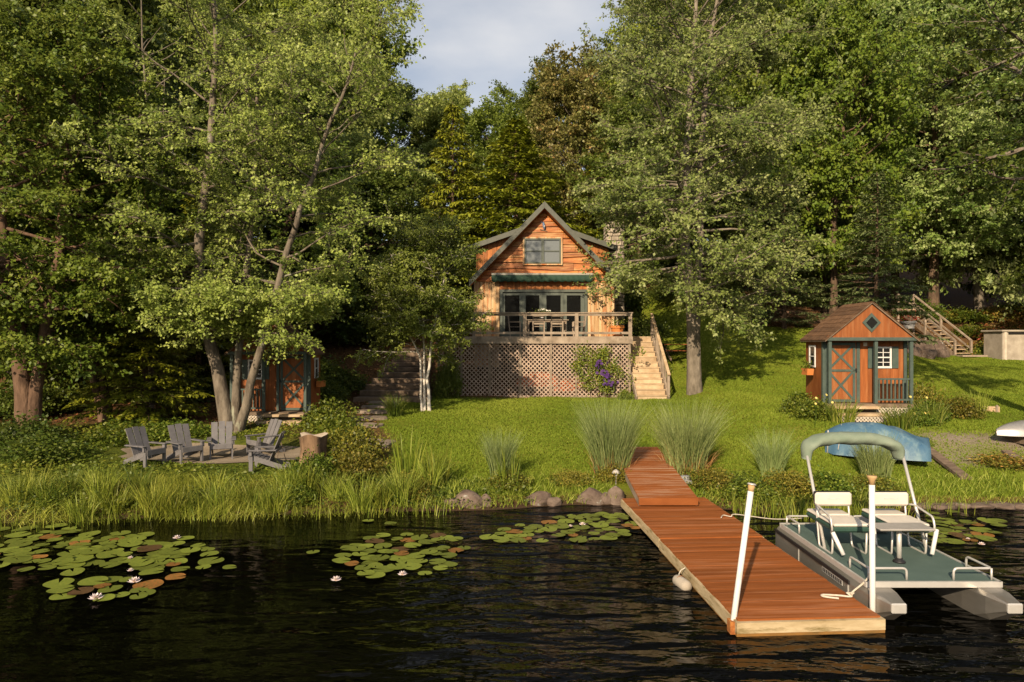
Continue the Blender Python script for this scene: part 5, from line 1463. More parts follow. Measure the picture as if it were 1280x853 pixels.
# ------------------------------------------------------------------ garden sheds
def shed(label, loc, rz, mx, roof_lit=True):
    t = thing('garden_shed', label, 'shed', loc, rz)
    W, D, PH = 2.5, 1.72, 1.92           # posts at the front, walls set back behind a small porch
    RC = 0.42
    def X(mb):
        mb.v = [(p[0] * mx, p[1], p[2]) for p in mb.v]
        if mx < 0: mb.f = [tuple(reversed(f)) for f in mb.f]
        return mb
    hw = W / 2
    X(MB().box((0, D / 2, -0.06), (W + 0.04, D, 0.10))).build('floor', M['old_wood'], t)
    X(MB().box((-hw + 0.03, (D + RC) / 2, PH / 2), (0.05, D - RC, PH))).build('side_wall', M['shed_wall'], t)
    X(MB().box((hw - 0.03, (D + RC) / 2, PH / 2), (0.05, D - RC, PH))).build('side_wall', M['shed_wall'], t)
    X(MB().box((0, D - 0.03, PH / 2), (W - 0.12, 0.05, PH))).build('back_wall', M['shed_wall'], t)
    fw = X(MB().box((0, RC + 0.03, PH / 2), (W - 0.06, 0.05, PH))).build('front_wall', M['shed_wall'], t)
    for k in range(11):
        x = -hw + 0.12 + k * 0.226
        X(MB().box((x, RC, PH / 2), (0.212, 0.02, PH - 0.01))).build('panel_board', M['shed_wall'], fw)
    # gable
    gz = PH + 0.07
    X(MB().prism([(-hw - 0.06, gz), (hw + 0.06, gz), (0, gz + 1.0)], 0.04, Matrix.Translation((0, -0.03, 0)))).build('gable', M['shed_wall'], t)
    X(MB().box((0, -0.02, PH + 0.02), (W + 0.14, 0.10, 0.10))).build('lintel', M['shed_green'], t)
    X(MB().box((-hw + 0.03, D / 2, PH + 0.03), (0.07, D, 0.07))).build('wall_plate', M['shed_green'], t)
    X(MB().box((hw - 0.03, D / 2, PH + 0.03), (0.07, D, 0.07))).build('wall_plate', M['shed_green'], t)
    dz = gz + 0.44
    dw = X(MB().prism([(0, dz - .29), (.27, dz), (0, dz + .29), (-.27, dz)], 0.03, Matrix.Translation((0, -0.062, 0)))).build('diamond_window', M['shed_green'], t)
    X(MB().prism([(0, dz - .18), (.165, dz), (0, dz + .18), (-.165, dz)], 0.012, Matrix.Translation((0, -0.078, 0)))).build('pane', M['glass_dark'], dw)
    # roof in shingle courses
    for s in (-1, 1):
        rf = X(MB().prism([(0.002 * s, gz + 1.06), ((hw + 0.13) * s, gz - 0.085), ((hw + 0.13) * s, gz - 0.13), (0.002 * s, gz + 1.01)], D + 0.22, Matrix.Translation((0, -0.10, 0)))).build('roof', M['old_wood'], t)
        for k in range(9):
            u0, u1 = k / 9, (k + 1) / 9 + 0.02
            a0, a1 = (hw + 0.145) * (1 - u0), max(0.0, (hw + 0.145) * (1 - u1))
            zz = lambda a: gz + 1.065 - a * (1.145 / (hw + 0.13))
            X(MB().prism([(a0 * s, zz(a0) + 0.028), (a1 * s, zz(a1) + 0.006), (a1 * s, zz(a1) - 0.002), (a0 * s, zz(a0) - 0.002)], D + 0.26, Matrix.Translation((0, -0.12, 0)))).build('shingle_course', M['shed_roof'], rf)
    # posts and corner trim
    for x in (-hw + 0.05, 0.16, hw - 0.05):
        X(MB().box((x, 0.03, (PH - 0.03) / 2), (0.09, 0.09, PH - 0.03))).build('post', M['shed_green'], t)
    for x in (-hw + 0.03, hw - 0.03):
        X(MB().box((x, RC - 0.01, PH / 2), (0.10, 0.10, PH))).build('corner_trim', M['shed_green'], t)
    # door with cross bracing
    dr = X(MB().box((-0.72, RC - 0.025, 0.92), (0.86, 0.03, 1.80))).build('door', M['shed_wall'], t)
    tr = MB()
    for c, d in (((-0.72, 0.06), (0.86, 0.08)), ((-0.72, 0.98), (0.86, 0.07)), ((-0.72, 1.79), (0.86, 0.08)), ((-1.12, 0.92), (0.08, 1.66)), ((-0.32, 0.92), (0.08, 1.66))):
        tr.box((c[0], RC - 0.05, c[1]), (d[0], 0.025, d[1]))
    X(tr).build('door_frame', M['shed_green'], dr)
    for z0, z1 in ((0.12, 0.93), (1.03, 1.74)):
        for a, bq, yy in ((-1.07, -0.37, 0.048), (-0.37, -1.07, 0.052)):
            X(MB().beam((a, RC - yy, z0), (bq, RC - yy, z1), 0.065, 0.02, up=(0, 1, 0))).build('brace', M['shed_green'], dr)
    X(MB().box((-0.27, RC - 0.08, 1.0), (0.03, 0.06, 0.09))).build('handle', M['black'], dr)
    X(MB().box((-0.19, RC - 0.03, 0.92), (0.10, 0.03, 1.84))).build('door_post', M['shed_green'], t)
    X(MB().box((0.03, RC - 0.02, 1.78), (0.11, 0.012, 0.11))).build('plaque', M['cushion'], t)
    # window and shutters
    wx, wz, ww, wh = 0.56, 1.38, 0.44, 0.60
    wi_ = X(MB().box((wx, RC - 0.02, wz), (ww - 0.02, 0.012, wh - 0.02))).build('window', M['glass_dark'], t)
    f = MB()
    for c, d in (((wx, wz + wh / 2), (ww + 0.06, 0.05)), ((wx, wz - wh / 2), (ww + 0.06, 0.06)), ((wx - ww / 2, wz), (0.05, wh - .05)), ((wx + ww / 2, wz), (0.05, wh - .05)), ((wx, wz), (ww - .05, 0.035))):
        f.box((c[0], RC - 0.035, c[1]), (d[0], 0.035, d[1]))
    X(f).build('frame', M['white_paint'], wi_)
    for q in (-1, 1): X(MB().box((wx, RC - 0.031, wz + q * wh / 4), (ww - 0.05, 0.02, 0.018))).build('glazing_bar', M['white_paint'], wi_)
    for q in (-1, 1): X(MB().box((wx, RC - 0.029, wz + q * 0.148), (0.022, 0.02, 0.26))).build('glazing_bar', M['white_paint'], wi_)
    for sx in (-1, 1):
        X(MB().box((wx + sx * 0.36, RC - 0.03, wz), (0.19, 0.03, wh + 0.06))).build('shutter', M['shed_green'], t)
    # porch railing
    X(MB().box((0.68, 0.03, 0.74), (0.94, 0.06, 0.05))).build('porch_rail', M['shed_green'], t)
    X(MB().box((0.68, 0.03, 0.12), (0.94, 0.05, 0.05))).build('porch_rail', M['shed_green'], t)
    for k in range(8):
        X(MB().box((0.26 + k * 0.118, 0.03, 0.43), (0.04, 0.035, 0.58))).build('baluster', M['shed_green'], t)
    # side window with planter
    sw = X(MB().box((-hw + 0.0, 1.15, 1.40), (0.02, 0.40, 0.62))).build('side_window', M['glass_dark'], t)
    f = MB()
    for c, d in (((1.15, 1.72), (0.48, 0.05)), ((1.15, 1.08), (0.48, 0.05)), ((0.94, 1.40), (0.05, 0.6)), ((1.36, 1.40), (0.05, 0.6)), ((1.15, 1.40), (0.38, 0.03))):
        f.box((-hw - 0.02, c[0], c[1]), (0.03, d[0], d[1]))
    X(f).build('frame', M['white_paint'], sw)
    # steps and lattice skirt
    X(MB().box((-0.55, -0.14, -0.09), (1.36, 0.36, 0.08))).build('step', M['stair_wood'], t)
    X(MB().box((-0.50, -0.40, -0.28), (1.44, 0.36, 0.08))).build('step', M['stair_wood'], t)
    X(MB().box((-0.55, 0.02, -0.24), (1.36, 0.03, 0.2))).build('step_riser', M['old_wood'], t)
    X(MB().box((-0.50, -0.24, -0.42), (1.44, 0.03, 0.2))).build('step_riser', M['old_wood'], t)
    sk = lattice(-1.2, 0.2, -0.52, -0.33, -0.55, 0.10, 0.035); tag(X(sk).build('skirt_lattice', M['skirt'], t), kind='stuff')
    sk = lattice(0.15, 1.2, -0.42, -0.12, -0.01, 0.10, 0.035); tag(X(sk).build('skirt_lattice', M['skirt'], t), kind='stuff')
    X(MB().box((0, 0.87, -0.38), (W - 0.1, 1.6, 0.56))).build('foundation', M['old_wood'], t)
    return t
def box_planter(label, loc, rz, seed, col='terracotta'):
    t = thing('window_box', label, 'planter', loc, rz)
    MB().prism([(-0.20, 0.0), (0.20, 0.0), (0.24, 0.2), (-0.24, 0.2)], 0.2, Matrix.Translation((0, -0.1, 0))).build('box', M[col], t)
    gg = np.random.default_rng(seed); P = gg.normal(size=(120, 3)) * [0.14, 0.07, 0.08] + [0, 0, 0.28]; L = gg.uniform(0.05, 0.1, 120)
    tag_stuff(link_mesh('plant', leaf_mesh('plant', P, P * [1, 1, 0] + gg.normal(size=P.shape) * .2, unit(gg.normal(size=P.shape) * .5 + [0, -.4, .7]), L, L * .6, gg.random(120), M['bush']), t))
SX = 10.75
shed('sunlit orange shed with green cross-braced door and white window right of the lawn', (SX, 20.45, 1.87), R(-2), 1)
box_planter('orange window box planter on the left wall of the sunlit shed', (SX - 1.40, 21.6, 2.68), R(90), 4)
LX = -8.0
shed('shaded reddish shed with green posts half hidden behind the tree trunks', (LX, 22.4, 1.42), R(1), -1)
box_planter('orange window box planter on the right wall of the shaded shed', (LX + 1.42, 23.5, 2.18), R(90), 6)

# ------------------------------------------------------------------ dock
DR = R(3.5)
DC, DS = math.cos(DR), math.sin(DR)
dock_o = Vector((3.645, 8.36, 0))                    # middle of the outer end
def dk(u, v, z=0): return Vector((dock_o.x + u * DC - v * DS, dock_o.y + u * DS + v * DC, z))
def dock_section(label, v0, v1, zt, mat, outer):
    t = thing('floating_dock', label, 'dock', dk(0, v0, 0), DR)
    n = round((v1 - v0) / 0.141)
    st_ = (v1 - v0) / n
    me = MB().box((0, 0, 0), (1.80, st_ - 0.0035, 0.03)).mesh('plank', mat)
    for k in range(n):
        link_mesh('plank', me, t, (0.006 * math.sin(k * 5.1), st_ * (k + 0.5) + 0.001 * math.sin(k * 2.3), zt - 0.015 + 0.0022 * math.sin(k * 3.7)), (0.006 * math.sin(k * 4.1), 0.0012 * math.sin(k * 1.9), 0.0015 * math.sin(k * 7.3)))
    for s in (-1, 1):
        MB().box((s * 0.905, (v1 - v0) / 2, zt - 0.095), (0.045, v1 - v0, 0.15)).build('side_beam', M['dock_side'], t)
    L = v1 - v0
    for k in (0, 1):
        yy = 0.022 if k == 0 else L - 0.024
        MB().box((0, yy, zt - 0.10), (1.762, 0.045, 0.135)).build('end_beam', M['dock_side'], t)
    if outer:
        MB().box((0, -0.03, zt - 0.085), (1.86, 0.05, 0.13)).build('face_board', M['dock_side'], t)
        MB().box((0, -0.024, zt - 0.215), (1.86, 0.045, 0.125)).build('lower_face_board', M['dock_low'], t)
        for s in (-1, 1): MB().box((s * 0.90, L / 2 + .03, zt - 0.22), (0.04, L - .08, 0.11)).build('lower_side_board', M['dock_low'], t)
    for yy in (0.5, L - 0.5):
        MB().box((0, yy, zt - 0.28), (1.5, 0.7, 0.2), bev=0.04).build('float', M['black'], t)
    return t
dock_section('outer section of the red-brown plank dock, with the pale front board', 0.0, 3.38, 0.36, M['dock'], True)
dock_section('inner section of the red-brown plank dock, below the gangway step', 3.40, 6.35, 0.375, M['dock'], False)
gw_ = thing('gangway', 'worn red-brown plank gangway running from the dock up to the lawn', 'gangway', (3.19, 13.92, 0.40))
GL, GR = 4.2, 0.38
me = MB().box((0, 0, 0), (1.20, 0.1385, 0.03)).mesh('plank', M['dock_worn'])
sl = math.atan2(GR, GL)
for k in range(30):
    v = 0.07 + k * 0.1415
    link_mesh('plank', me, gw_, (0.018 * v, v, 0.135 + GR * v / GL), (sl, 0, -0.015))
MB().box((0, 0.0, 0.075), (1.21, 0.03, 0.145)).build('step_riser', M['dock'], gw_)
for s in (-1, 1):
    MB().beam((s * 0.58, 0.02, 0.05), (s * 0.58 + 0.07, GL, 0.05 + GR), 0.04, 0.14).build('side_beam', M['grey_wood'], gw_)

# white poles of the dock
pl = thing('dock_pole', 'leaning white plastic pole in a rusty bracket at the near left dock corner', 'pole', tuple(dk(-1.03, 0.06, -0.4)))
def pole_parts(t, base, top, cap):
    d = (Vector(top) - Vector(base))
    MB().tube([base, top], 0.036, 12).build('pipe', M['pvc'], t, True)
    if cap == 'wood':
        MB().lathe([(0.034, 0), (0.040, 0.06), (0.062, 0.10), (0.058, 0.115), (0.002, 0.116)], top, 12).build('cap', M['cork'], t, True)
    else:
        tp = Vector(top)
        MB().tube([tp - d.normalized() * .01, tp + d.normalized() * 0.08], [0.034, 0.045], 12).build('cap', M['cork'], t, True)
        MB().tube([tp + d.normalized() * 0.082, tp + d.normalized() * 0.10], [0.06, 0.045], 12).build('cap_lid', M['pipe'], t, True)
pole_parts(pl, (0, 0, 0), (0.36, 0.14, 2.28), 'lid')
MB().box((0.11, 0.03, 0.64), (0.12, 0.13, 0.16)).build('bracket', M['rust'], pl)
pl = thing('dock_pole', 'upright white plastic pole with tan cap at the near right dock corner', 'pole', tuple(dk(0.985, 0.30, -0.4)))
pole_parts(pl, (0, 0, 0), (0.0, 0.02, 2.31), 'wood')
MB().box((-0.045, 0.0, 0.62), (0.10, 0.12, 0.13)).build('bracket', M['rust'], pl)
fd = thing('fender_float', 'pale rust-stained cylindrical float hanging at the left side of the dock', 'float', tuple(dk(-1.06, 1.68, 0.14)), DR)
MB().lathe([(0.02, -0.19), (0.07, -0.17), (0.085, -0.13), (0.085, 0.13), (0.07, 0.17), (0.02, 0.19)], n=14).build('float_body', M['concrete'], fd, True, (0, 0, 0.07), (R(90), 0, R(10)))
MB().lathe([(0.088, -0.012), (0.092, 0), (0.088, 0.012)], n=14, cap=False).build('band', M['rust'], fd, True, (0, 0.06, 0.07), (R(90), 0, R(10)))
MB().tube(arc([(0, 0.17, 0.12), (0.05, 0.22, 0.18), (0.12, 0.22, 0.22)]), 0.008, 6).build('rope', M['rope'], fd, True)
def rope(label, pts, r=0.012, extra=None):
    o = thing('mooring_rope', label, 'rope', tuple(pts[0]))
    wb(MB().tube(arc(pts, 8), r, 7), 'line', M['rope'], o, True)
    if extra is not None: wb(MB().tube(arc(extra, 8), r, 7), 'knot', M['rope'], o, True)
z0 = 0.385
rope('pale mooring rope coiled near the outer right dock corner, tied to the boat', [Vector((4.74, 8.98, 0.80)), Vector((4.66, 8.96, 0.62)), dk(0.90, 0.62, z0 + .04), dk(0.86, 0.58, z0), dk(0.72, 0.62, z0), dk(0.52, 0.66, z0), dk(0.50, 0.60, z0), dk(0.66, 0.52, z0)], 0.013,
     [dk(0.87, 0.58, z0), dk(0.83, 0.62, z0 + .03), dk(0.86, 0.66, z0 + .01), dk(0.91, 0.61, z0 + .035), dk(0.86, 0.57, z0 + .03)])
rope('thin pale rope running from the inner dock edge toward the shore plants', [dk(0.60, 4.55, 0.40), dk(0.72, 4.75, 0.395), dk(0.82, 4.62, 0.40), dk(0.95, 4.7, 0.42), Vector((5.1, 13.3, 0.28)), Vector((5.8, 13.6, 0.22))], 0.010)

# ------------------------------------------------------------------ pontoon boat
BX0, BX1, BY0, BY1, BZ = 4.66, 6.38, 8.92, 11.75, 0.60
bc = (BX0 + BX1) / 2
boat = thing('pontoon_boat', 'small green-decked pontoon boat with two cream seats and a canvas top', 'boat', (bc, 10.3, 0))
HWB = (BX1 - BX0) / 2
def bl(x, y): return (x - bc, y - 10.3)
def pontoon(s):
    # lofted sections: square-ish tube, upswept tapering nose
    V, F = [], []
    secs = [(1.62, 0.20, -0.10, 0.50), (1.55, 0.22, -0.16, 0.53), (-0.7, 0.22, -0.16, 0.53), (-1.15, 0.21, -0.06, 0.53), (-1.55, 0.17, 0.18, 0.52), (-1.82, 0.10, 0.36, 0.49), (-1.84, 0.085, 0.38, 0.48)]
    for y, w, lo, hi in secs:
        m = (lo + hi) / 2; h = (hi - lo) / 2
        for a, c in ((-.62, -1), (.62, -1), (1, -.55), (1, .75), (.8, 1), (-.8, 1), (-1, .75), (-1, -.55)):
            V.append((a * w, y, m + c * h))
    k = 8
    for i in range(len(secs) - 1):
        for j in range(k): F.append((i*k+j, i*k+(j+1) % k, (i+1)*k+(j+1) % k, (i+1)*k+j))
    F.append(tuple(range(k))); F.append(tuple((len(secs)-1)*k+j for j in range(k))[::-1])
    p = MB().add(V, F).build('pontoon', M['alu'], boat, False, (s * (HWB - 0.14), 0, 0))
    MB().box((s * 0.232, 0.25, 0.475), (0.02, 2.6, 0.05)).build('rub_rail', M['black'], p)
    MB().box((-0.0, -1.835, 0.43), (0.19, 0.04, 0.13), bev=0.015).build('nose_cap', M['pipe'], p)
    for yy in (-1.0, 0.6): MB().box((s * 0.222, yy, 0.2), (0.012, 0.02, 0.5)).build('seam', M['pipe'], p)
    # row of small raised marks of the illegible name on the side
    if s < 0:
        nm = MB().box((s * 0.228, -0.55, 0.40), (0.006, 0.62, 0.075)).build('name_plate', M['pipe'], p)
        for q in range(11):
            MB().box((s * 0.232, -0.82 + q * 0.054, 0.40), (0.004, 0.030, 0.05)).build('letter', M['black'], nm)
for s in (-1, 1): pontoon(s)
MB().box((0, 0.035, BZ - 0.035), (BX1 - BX0, BY1 - BY0, 0.06), bev=0.01).build('deck', M['boat_carpet'], boat)
tr = MB()
tr.box((0, BY0 - 10.3 + 0.035 - 0.02, BZ - 0.035), (BX1 - BX0 + 0.05, 0.035, 0.075)); tr.box((0, BY1 - 10.3 + 0.035 + 0.02, BZ - 0.035), (BX1 - BX0 + 0.05, 0.035, 0.075))
for s in (-1, 1): tr.box((s * (HWB + 0.018), 0.035, BZ - 0.035), (0.035, BY1 - BY0, 0.075))
tr.build('deck_edge', M['pipe'], boat)
def low_rail(sx, sy):
    x0 = sx * (HWB - 0.05); yf = (BY0 - 10.3 + 0.09) if sy < 0 else (BY1 - 10.3 - 0.06)
    lx_ = sx * (HWB - 0.55)
    ly = yf - sy * 0.5
    mb = MB()
    mb.tube(bend([(lx_, yf, BZ - 0.01), (lx_, yf, BZ + 0.15), (x0, yf, BZ + 0.15), (x0, ly, BZ + 0.15), (x0, ly, BZ - 0.01)], 0.06), 0.016, 8)
    mb.tube([(x0, yf, BZ - 0.01), (x0, yf, BZ + 0.15)], 0.015, 8)
    mb.build('corner_rail', M['pipe'], boat, True)
for sx in (-1, 1):
    for sy in (-1, 1): low_rail(sx, sy)
def seat(cx, arm):
    x = cx - bc
    yf, yb = 9.98 - 10.3, 10.95 - 10.3
    s = MB().box((x, (yf + yb) / 2, BZ + 0.385), (0.54, yb - yf, 0.09), bev=0.03).build('seat', M['cushion_green'], boat)
    MB().box((x, yf + 0.27, BZ + 0.447), (0.53, 0.53, 0.045), bev=0.02).build('cushion', M['cushion'], s)
    MB().box((x, yb - 0.20, BZ + 0.447), (0.53, 0.38, 0.045), bev=0.02).build('cushion', M['cushion'], s)
    yk = yf + 0.60
    V = []
    bk = MB().box((x, yk, BZ + 0.70), (0.57, 0.07, 0.21), bev=0.03).build('backrest', M['cushion'], s)
    MB().box((x, yk + 0.042, BZ + 0.715), (0.575, 0.03, 0.20), bev=0.012).build('backrest_shell', M['black'], s)
    for q in (-1, 1):
        MB().tube(bend([(x + q * 0.24, yk + 0.02, BZ + 0.66), (x + q * 0.25, yk, BZ + 0.40), (x + q * 0.25, yk - 0.08, BZ + 0.0), (x + q * 0.25, yf + 0.10, BZ + 0.0), (x + q * 0.25, yf + 0.08, BZ + 0.36)], 0.05), 0.016, 8).build('seat_frame', M['pipe'], s, True)
    q = arm
    MB().tube(bend([(x + q * 0.28, yk, BZ + 0.62), (x + q * 0.31, yk - 0.12, BZ + 0.64), (x + q * 0.31, yf + 0.02, BZ + 0.57), (x + q * 0.31, yf - 0.03, BZ + 0.40), (x + q * 0.27, yf + 0.08, BZ + 0.33)], 0.06), 0.016, 8).build('arm_rail', M['pipe'], s, True)
    MB().tube([(x + q * 0.30, yf - 0.02, BZ + 0.36), (x + q * 0.30 + 0.11, yf - 0.12, BZ + 0.06)] if q < 0 else [(x + q * 0.34, yf - 0.02, BZ + 0.40), (x + q * 0.34 - 0.12, yf - 0.10, BZ + 0.06)], 0.03, 10).build('rod_holder', M['pvc'], s, True)
    # faint name strip on the backrest
    MB().box((x, yk - 0.0365, BZ + 0.715), (0.22, 0.004, 0.022)).build('name_strip', M['planter_grey'], bk)
seat(4.98, -1); seat(5.86, 1)
tbl = MB().box((0.03, 9.73 - 10.3, BZ + 0.50), (0.78, 0.36, 0.03), bev=0.012).build('table', M['table_grey'], boat)
MB().tube([(0.0, 9.73 - 10.3, BZ - 0.01), (0.0, 9.73 - 10.3, BZ + 0.49)], 0.033, 12).build('table_post', M['pipe'], tbl, True)
MB().lathe([(0.085, 0.0), (0.08, 0.02), (0.05, 0.035), (0.045, 0.06)], (0.0, 9.73 - 10.3, BZ), 14).build('table_foot', M['black'], tbl, True)
# canvas top bunched along its bow
cw = HWB - 0.09
ya, yb_ = 10.36 - 10.3, 11.0 - 10.3
arch = bend([(-cw, yb_ - 0.03, BZ + 1.24), (-cw + 0.02, yb_, BZ + 1.44), (-cw + 0.22, yb_ + 0.02, BZ + 1.54), (-0.3, yb_ + 0.04, BZ + 1.585), (0.3, yb_ + 0.04, BZ + 1.585), (cw - 0.22, yb_ + 0.02, BZ + 1.54), (cw - 0.02, yb_, BZ + 1.44), (cw, yb_ - 0.03, BZ + 1.24)], 0.14, 6)
V, F = [], []
kk = 14
fine_a = []
for i in range(len(arch) - 1):
    m_ = max(1, int((arch[i + 1] - arch[i]).length / 0.035))
    fine_a += [arch[i].lerp(arch[i + 1], q / m_) for q in range(m_)]
fine_a.append(arch[-1])
cn = Noise(77, 8, 3, 9)
for i, p_ in enumerate(fine_a):
    t_ = (fine_a[min(i + 1, len(fine_a) - 1)] - fine_a[max(i - 1, 0)]).normalized()
    ax_ = t_.cross(Vector((0, 1, 0))).normalized()
    e_ = min(1, 0.62 + min(i, len(fine_a) - 1 - i) * 0.05)
    for k in range(kk):
        a_ = 6.283 * k / kk
        w_ = 1 + 0.10 * float(cn(p_.x * 2.2, a_ * 0.9, p_.z * 2)) + 0.05 * float(cn(p_.x * 6, a_ * 1.5, p_.z * 5))
        V.append(p_ + ax_ * (math.cos(a_) * 0.10 * w_ * e_ - 0.02) + Vector((0, 1, 0)) * (math.sin(a_) * 0.19 * w_ * e_ + 0.10))
for i in range(len(fine_a) - 1):
    for k in range(kk): F.append((i*kk+k, i*kk+(k+1) % kk, (i+1)*kk+(k+1) % kk, (i+1)*kk+k))
F.append(tuple(range(kk))); F.append(tuple((len(fine_a)-1)*kk+k for k in range(kk)))
can = MB().add(V, F).build('canvas_top', M['bimini'], boat, True)
for s in (-1, 1):
    MB().tube([(s * cw, ya, BZ - 0.01), (s * cw, yb_ - 0.02, BZ + 1.30)], 0.024, 10).build('canopy_leg', M['pipe'], can, True)
MB().box((0.42, 9.98 - 10.3 + 1.3, BZ + 0.12), (0.5, 0.3, 0.2), bev=0.04).build('storage_box', M['table_grey'], boat)

# ------------------------------------------------------------------ boats ashore
p = hit(1092, 592)
tp = thing('tarped_boat', 'small boat under a crumpled blue tarp on the grass behind the pontoon boat', 'boat', (9.25, 17.35, Hs(9.25, 17.35)), R(-24))
tn = Noise(44, 10, 2, 7)
V, F = [], []
n, m = 26, 13
for i in range(n + 1):
    t = i / n
    wv = 0.62 * (math.sin(math.pi * min(1, 0.12 + t * 0.62)) ** 0.7) * (1 if t > 0.06 else 0.5)
    for j in range(m):
        a = math.pi * j / (m - 1)
        x_ = -1.45 + 2.9 * t
        y_ = -math.cos(a) * wv * (1.12 if j in (0, m - 1) else 1)
        z_ = max(0.0, math.sin(a)) ** 0.6 * (0.50 + 0.10 * (1 - t)) * (0.55 + 0.45 * math.sin(math.pi * min(1, 0.1 + 0.85 * t)))
        k = 0.035 * float(tn(x_ * 1.3, y_ * 1.6, z_ * 2))
        V.append((x_ + k * .6, y_ + k, max(-0.02, z_ + k * (1 if 0 < j < m - 1 else 0))))
for i in range(n):
    for j in range(m - 1): F.append((i*m+j, (i+1)*m+j, (i+1)*m+j+1, i*m+j+1))
F.append(tuple(range(m))); F.append(tuple(n*m+j for j in range(m))[::-1])
tp.scale = (0.80, 1.0, 1.4)
tpm = MB().add(V, F).build('tarp', M['tarp'], tp, True)
MB().tube([(-1.40, -0.25, 0.0), (-1.38, -0.26, 0.42)], 0.022, 8).build('bow_post', M['pipe'], tp, True)
MB().tube(arc([(-1.1, -0.5, 0.1), (-1.0, -0.25, 0.42), (-1.0, 0.1, 0.5), (-1.1, 0.5, 0.1)]), 0.010, 6).build('tie_rope', M['rope'], tp, True)
sb = thing('silver_boat', 'upturned silver boat showing only its bow at the right edge', 'boat', (14.0, 18.1, Hs(14.0, 18.1)), R(8))
canoe_hull(3.4, 1.1, 0.42).build('hull', M['hull_grey'], sb, True, (0.4, 0, 0.22))
MB().box((-0.6, 0, 0.11), (0.16, 0.9, 0.22)).build('support', M['old_wood'], sb)
MB().box((1.2, 0, 0.11), (0.16, 0.9, 0.22)).build('support', M['old_wood'], sb)
def skid(label, a, b):
    A, B = hit(*a), hit(*b)
    o = thing('skid_plank', label, 'plank', tuple(A))
    up = Vector((0, 0, 0.05))
    wb(MB().beam(A + up, B + up, 0.24, 0.07), 'board', M['old_wood'], o)
skid('brown launch plank lying on the grass left of the gravel', (1158, 563), (1208, 603))
skid('brown launch plank at the right edge of the gravel', (1258, 567), (1296, 596))
bd = thing('bed_timber', 'weathered timber edging of the garden bed right of the orange shed', 'timber', tuple(hit(1205, 515)))
A, B = hit(1176, 514), hit(1249, 516); up = Vector((0, 0, 0.09))
wb(MB().beam(A + up, B + up, 0.12, 0.18), 'timber', M['stair_wood'], bd)
for t in (0.35, 0.62, 0.93):
    q = A.lerp(B, t); wb(MB().box((q.x, q.y - 0.085, q.z + 0.11), (0.06, 0.04, 0.24)), 'stake', M['grey_wood'], bd)

# ------------------------------------------------------------------ adirondack chairs, patio, stump
pat = []
for k in range(48):
    a = 6.283 * k / 48
    rr = 1 + 0.08 * math.sin(3 * a + 1) + 0.05 * math.sin(7 * a)
    pat.append((-7.55 + 3.0 * rr * math.cos(a), 18.15 + 1.25 * rr * math.sin(a)))
V = [(-7.55, 18.15, Hs(-7.55, 18.15) + 0.02)]; F = []
for f_ in (0.35, 0.7, 1.0):
    for x_, y_ in pat:
        xx, yy = -7.55 + (x_ + 7.55) * f_, 18.15 + (y_ - 18.15) * f_
        V.append((xx, yy, Hs(xx, yy) + 0.022))
for k in range(48):
    F.append((0, 1 + k, 1 + (k + 1) % 48))
    for r_ in range(2): F.append((1 + r_*48 + k, 1 + (r_+1)*48 + k, 1 + (r_+1)*48 + (k+1) % 48, 1 + r_*48 + (k+1) % 48))
tag(MB().add(V, F).build('patio', M['patio'], None, True), kind='structure')
def adirondack(label, px, py, rz, Y=None):
    p = hit(px, py)
    c = thing('adirondack_chair', label, 'chair', (p.x, p.y, p.z + 0.02), rz, 'grey adirondack chairs on the patio')
    c.scale = (0.86, 0.86, 0.90)
    A = M['adirondack']
    # local: faces -y
    for s in (-1, 1):
        MB().box((s * 0.30, -0.30, 0.26), (0.045, 0.10, 0.52)).build('front_leg', A, c)
        MB().beam((s * 0.26, -0.32, 0.36), (s * 0.26, 0.62, 0.05), 0.03, 0.13).build('rear_leg', A, c)
        MB().box((s * 0.34, 0.02, 0.545), (0.14, 0.76, 0.028), bev=0.008).build('arm', A, c)
        MB().box((s * 0.34, -0.30, 0.47), (0.04, 0.07, 0.13)).build('arm_bracket', A, c)
    for k in range(6):
        u = k / 5
        MB().box((0, -0.33 + 0.50 * u, 0.43 - 0.16 * u), (0.56, 0.085, 0.022), rot=(-0.30, 0, 0)).build('seat_slat', A, c)
    MB().box((0, -0.365, 0.37), (0.58, 0.025, 0.13)).build('front_apron', A, c)
    for k in range(3):
        x = -0.19 + 0.19 * k
        MB().beam((x, 0.16, 0.22), (x * 1.12, 0.50, 0.98 + (0.02 if k == 1 else 0)), 0.178, 0.022, up=(0, 1, 0)).build('back_slat', A, c)
    MB().box((0, 0.385, 0.53), (0.70, 0.03, 0.07)).build('back_rail', A, c)
    MB().box((0, 0.45, 0.82), (0.50, 0.025, 0.06), rot=(-0.4, 0, 0)).build('back_rail', A, c)
    return c
adirondack('leftmost grey adirondack chair on the patio, turned right', 184, 583, R(66))
adirondack('second grey adirondack chair from the left, turned slightly right', 233, 578, R(52))
adirondack('middle grey adirondack chair facing the water squarely', 277, 574, R(22))
adirondack('grey adirondack chair left of the stump, turned left toward the others', 328, 569, R(-38))
adirondack('nearest grey adirondack chair, its dark back turned to the water', 331, 588, R(-84))
p = hit(391, 584)
sp_ = thing('tree_stump', 'weathered cut tree stump at the right end of the patio', 'stump', tuple(p))
V, F = [], []
k = 22; sn = Noise(9, 8, 1, 4)
prof = [(0.30, -0.1), (0.25, 0.12), (0.215, 0.32), (0.23, 0.50), (0.245, 0.56)]
for r_, z_ in prof:
    for i in range(k):
        a = 6.283 * i / k
        rr = r_ * (1 + 0.13 * math.sin(5 * a + z_) + 0.07 * math.sin(9 * a))
        V.append((rr * math.cos(a), rr * math.sin(a), z_ + (0.03 * math.sin(3 * a) if z_ > .5 else 0)))
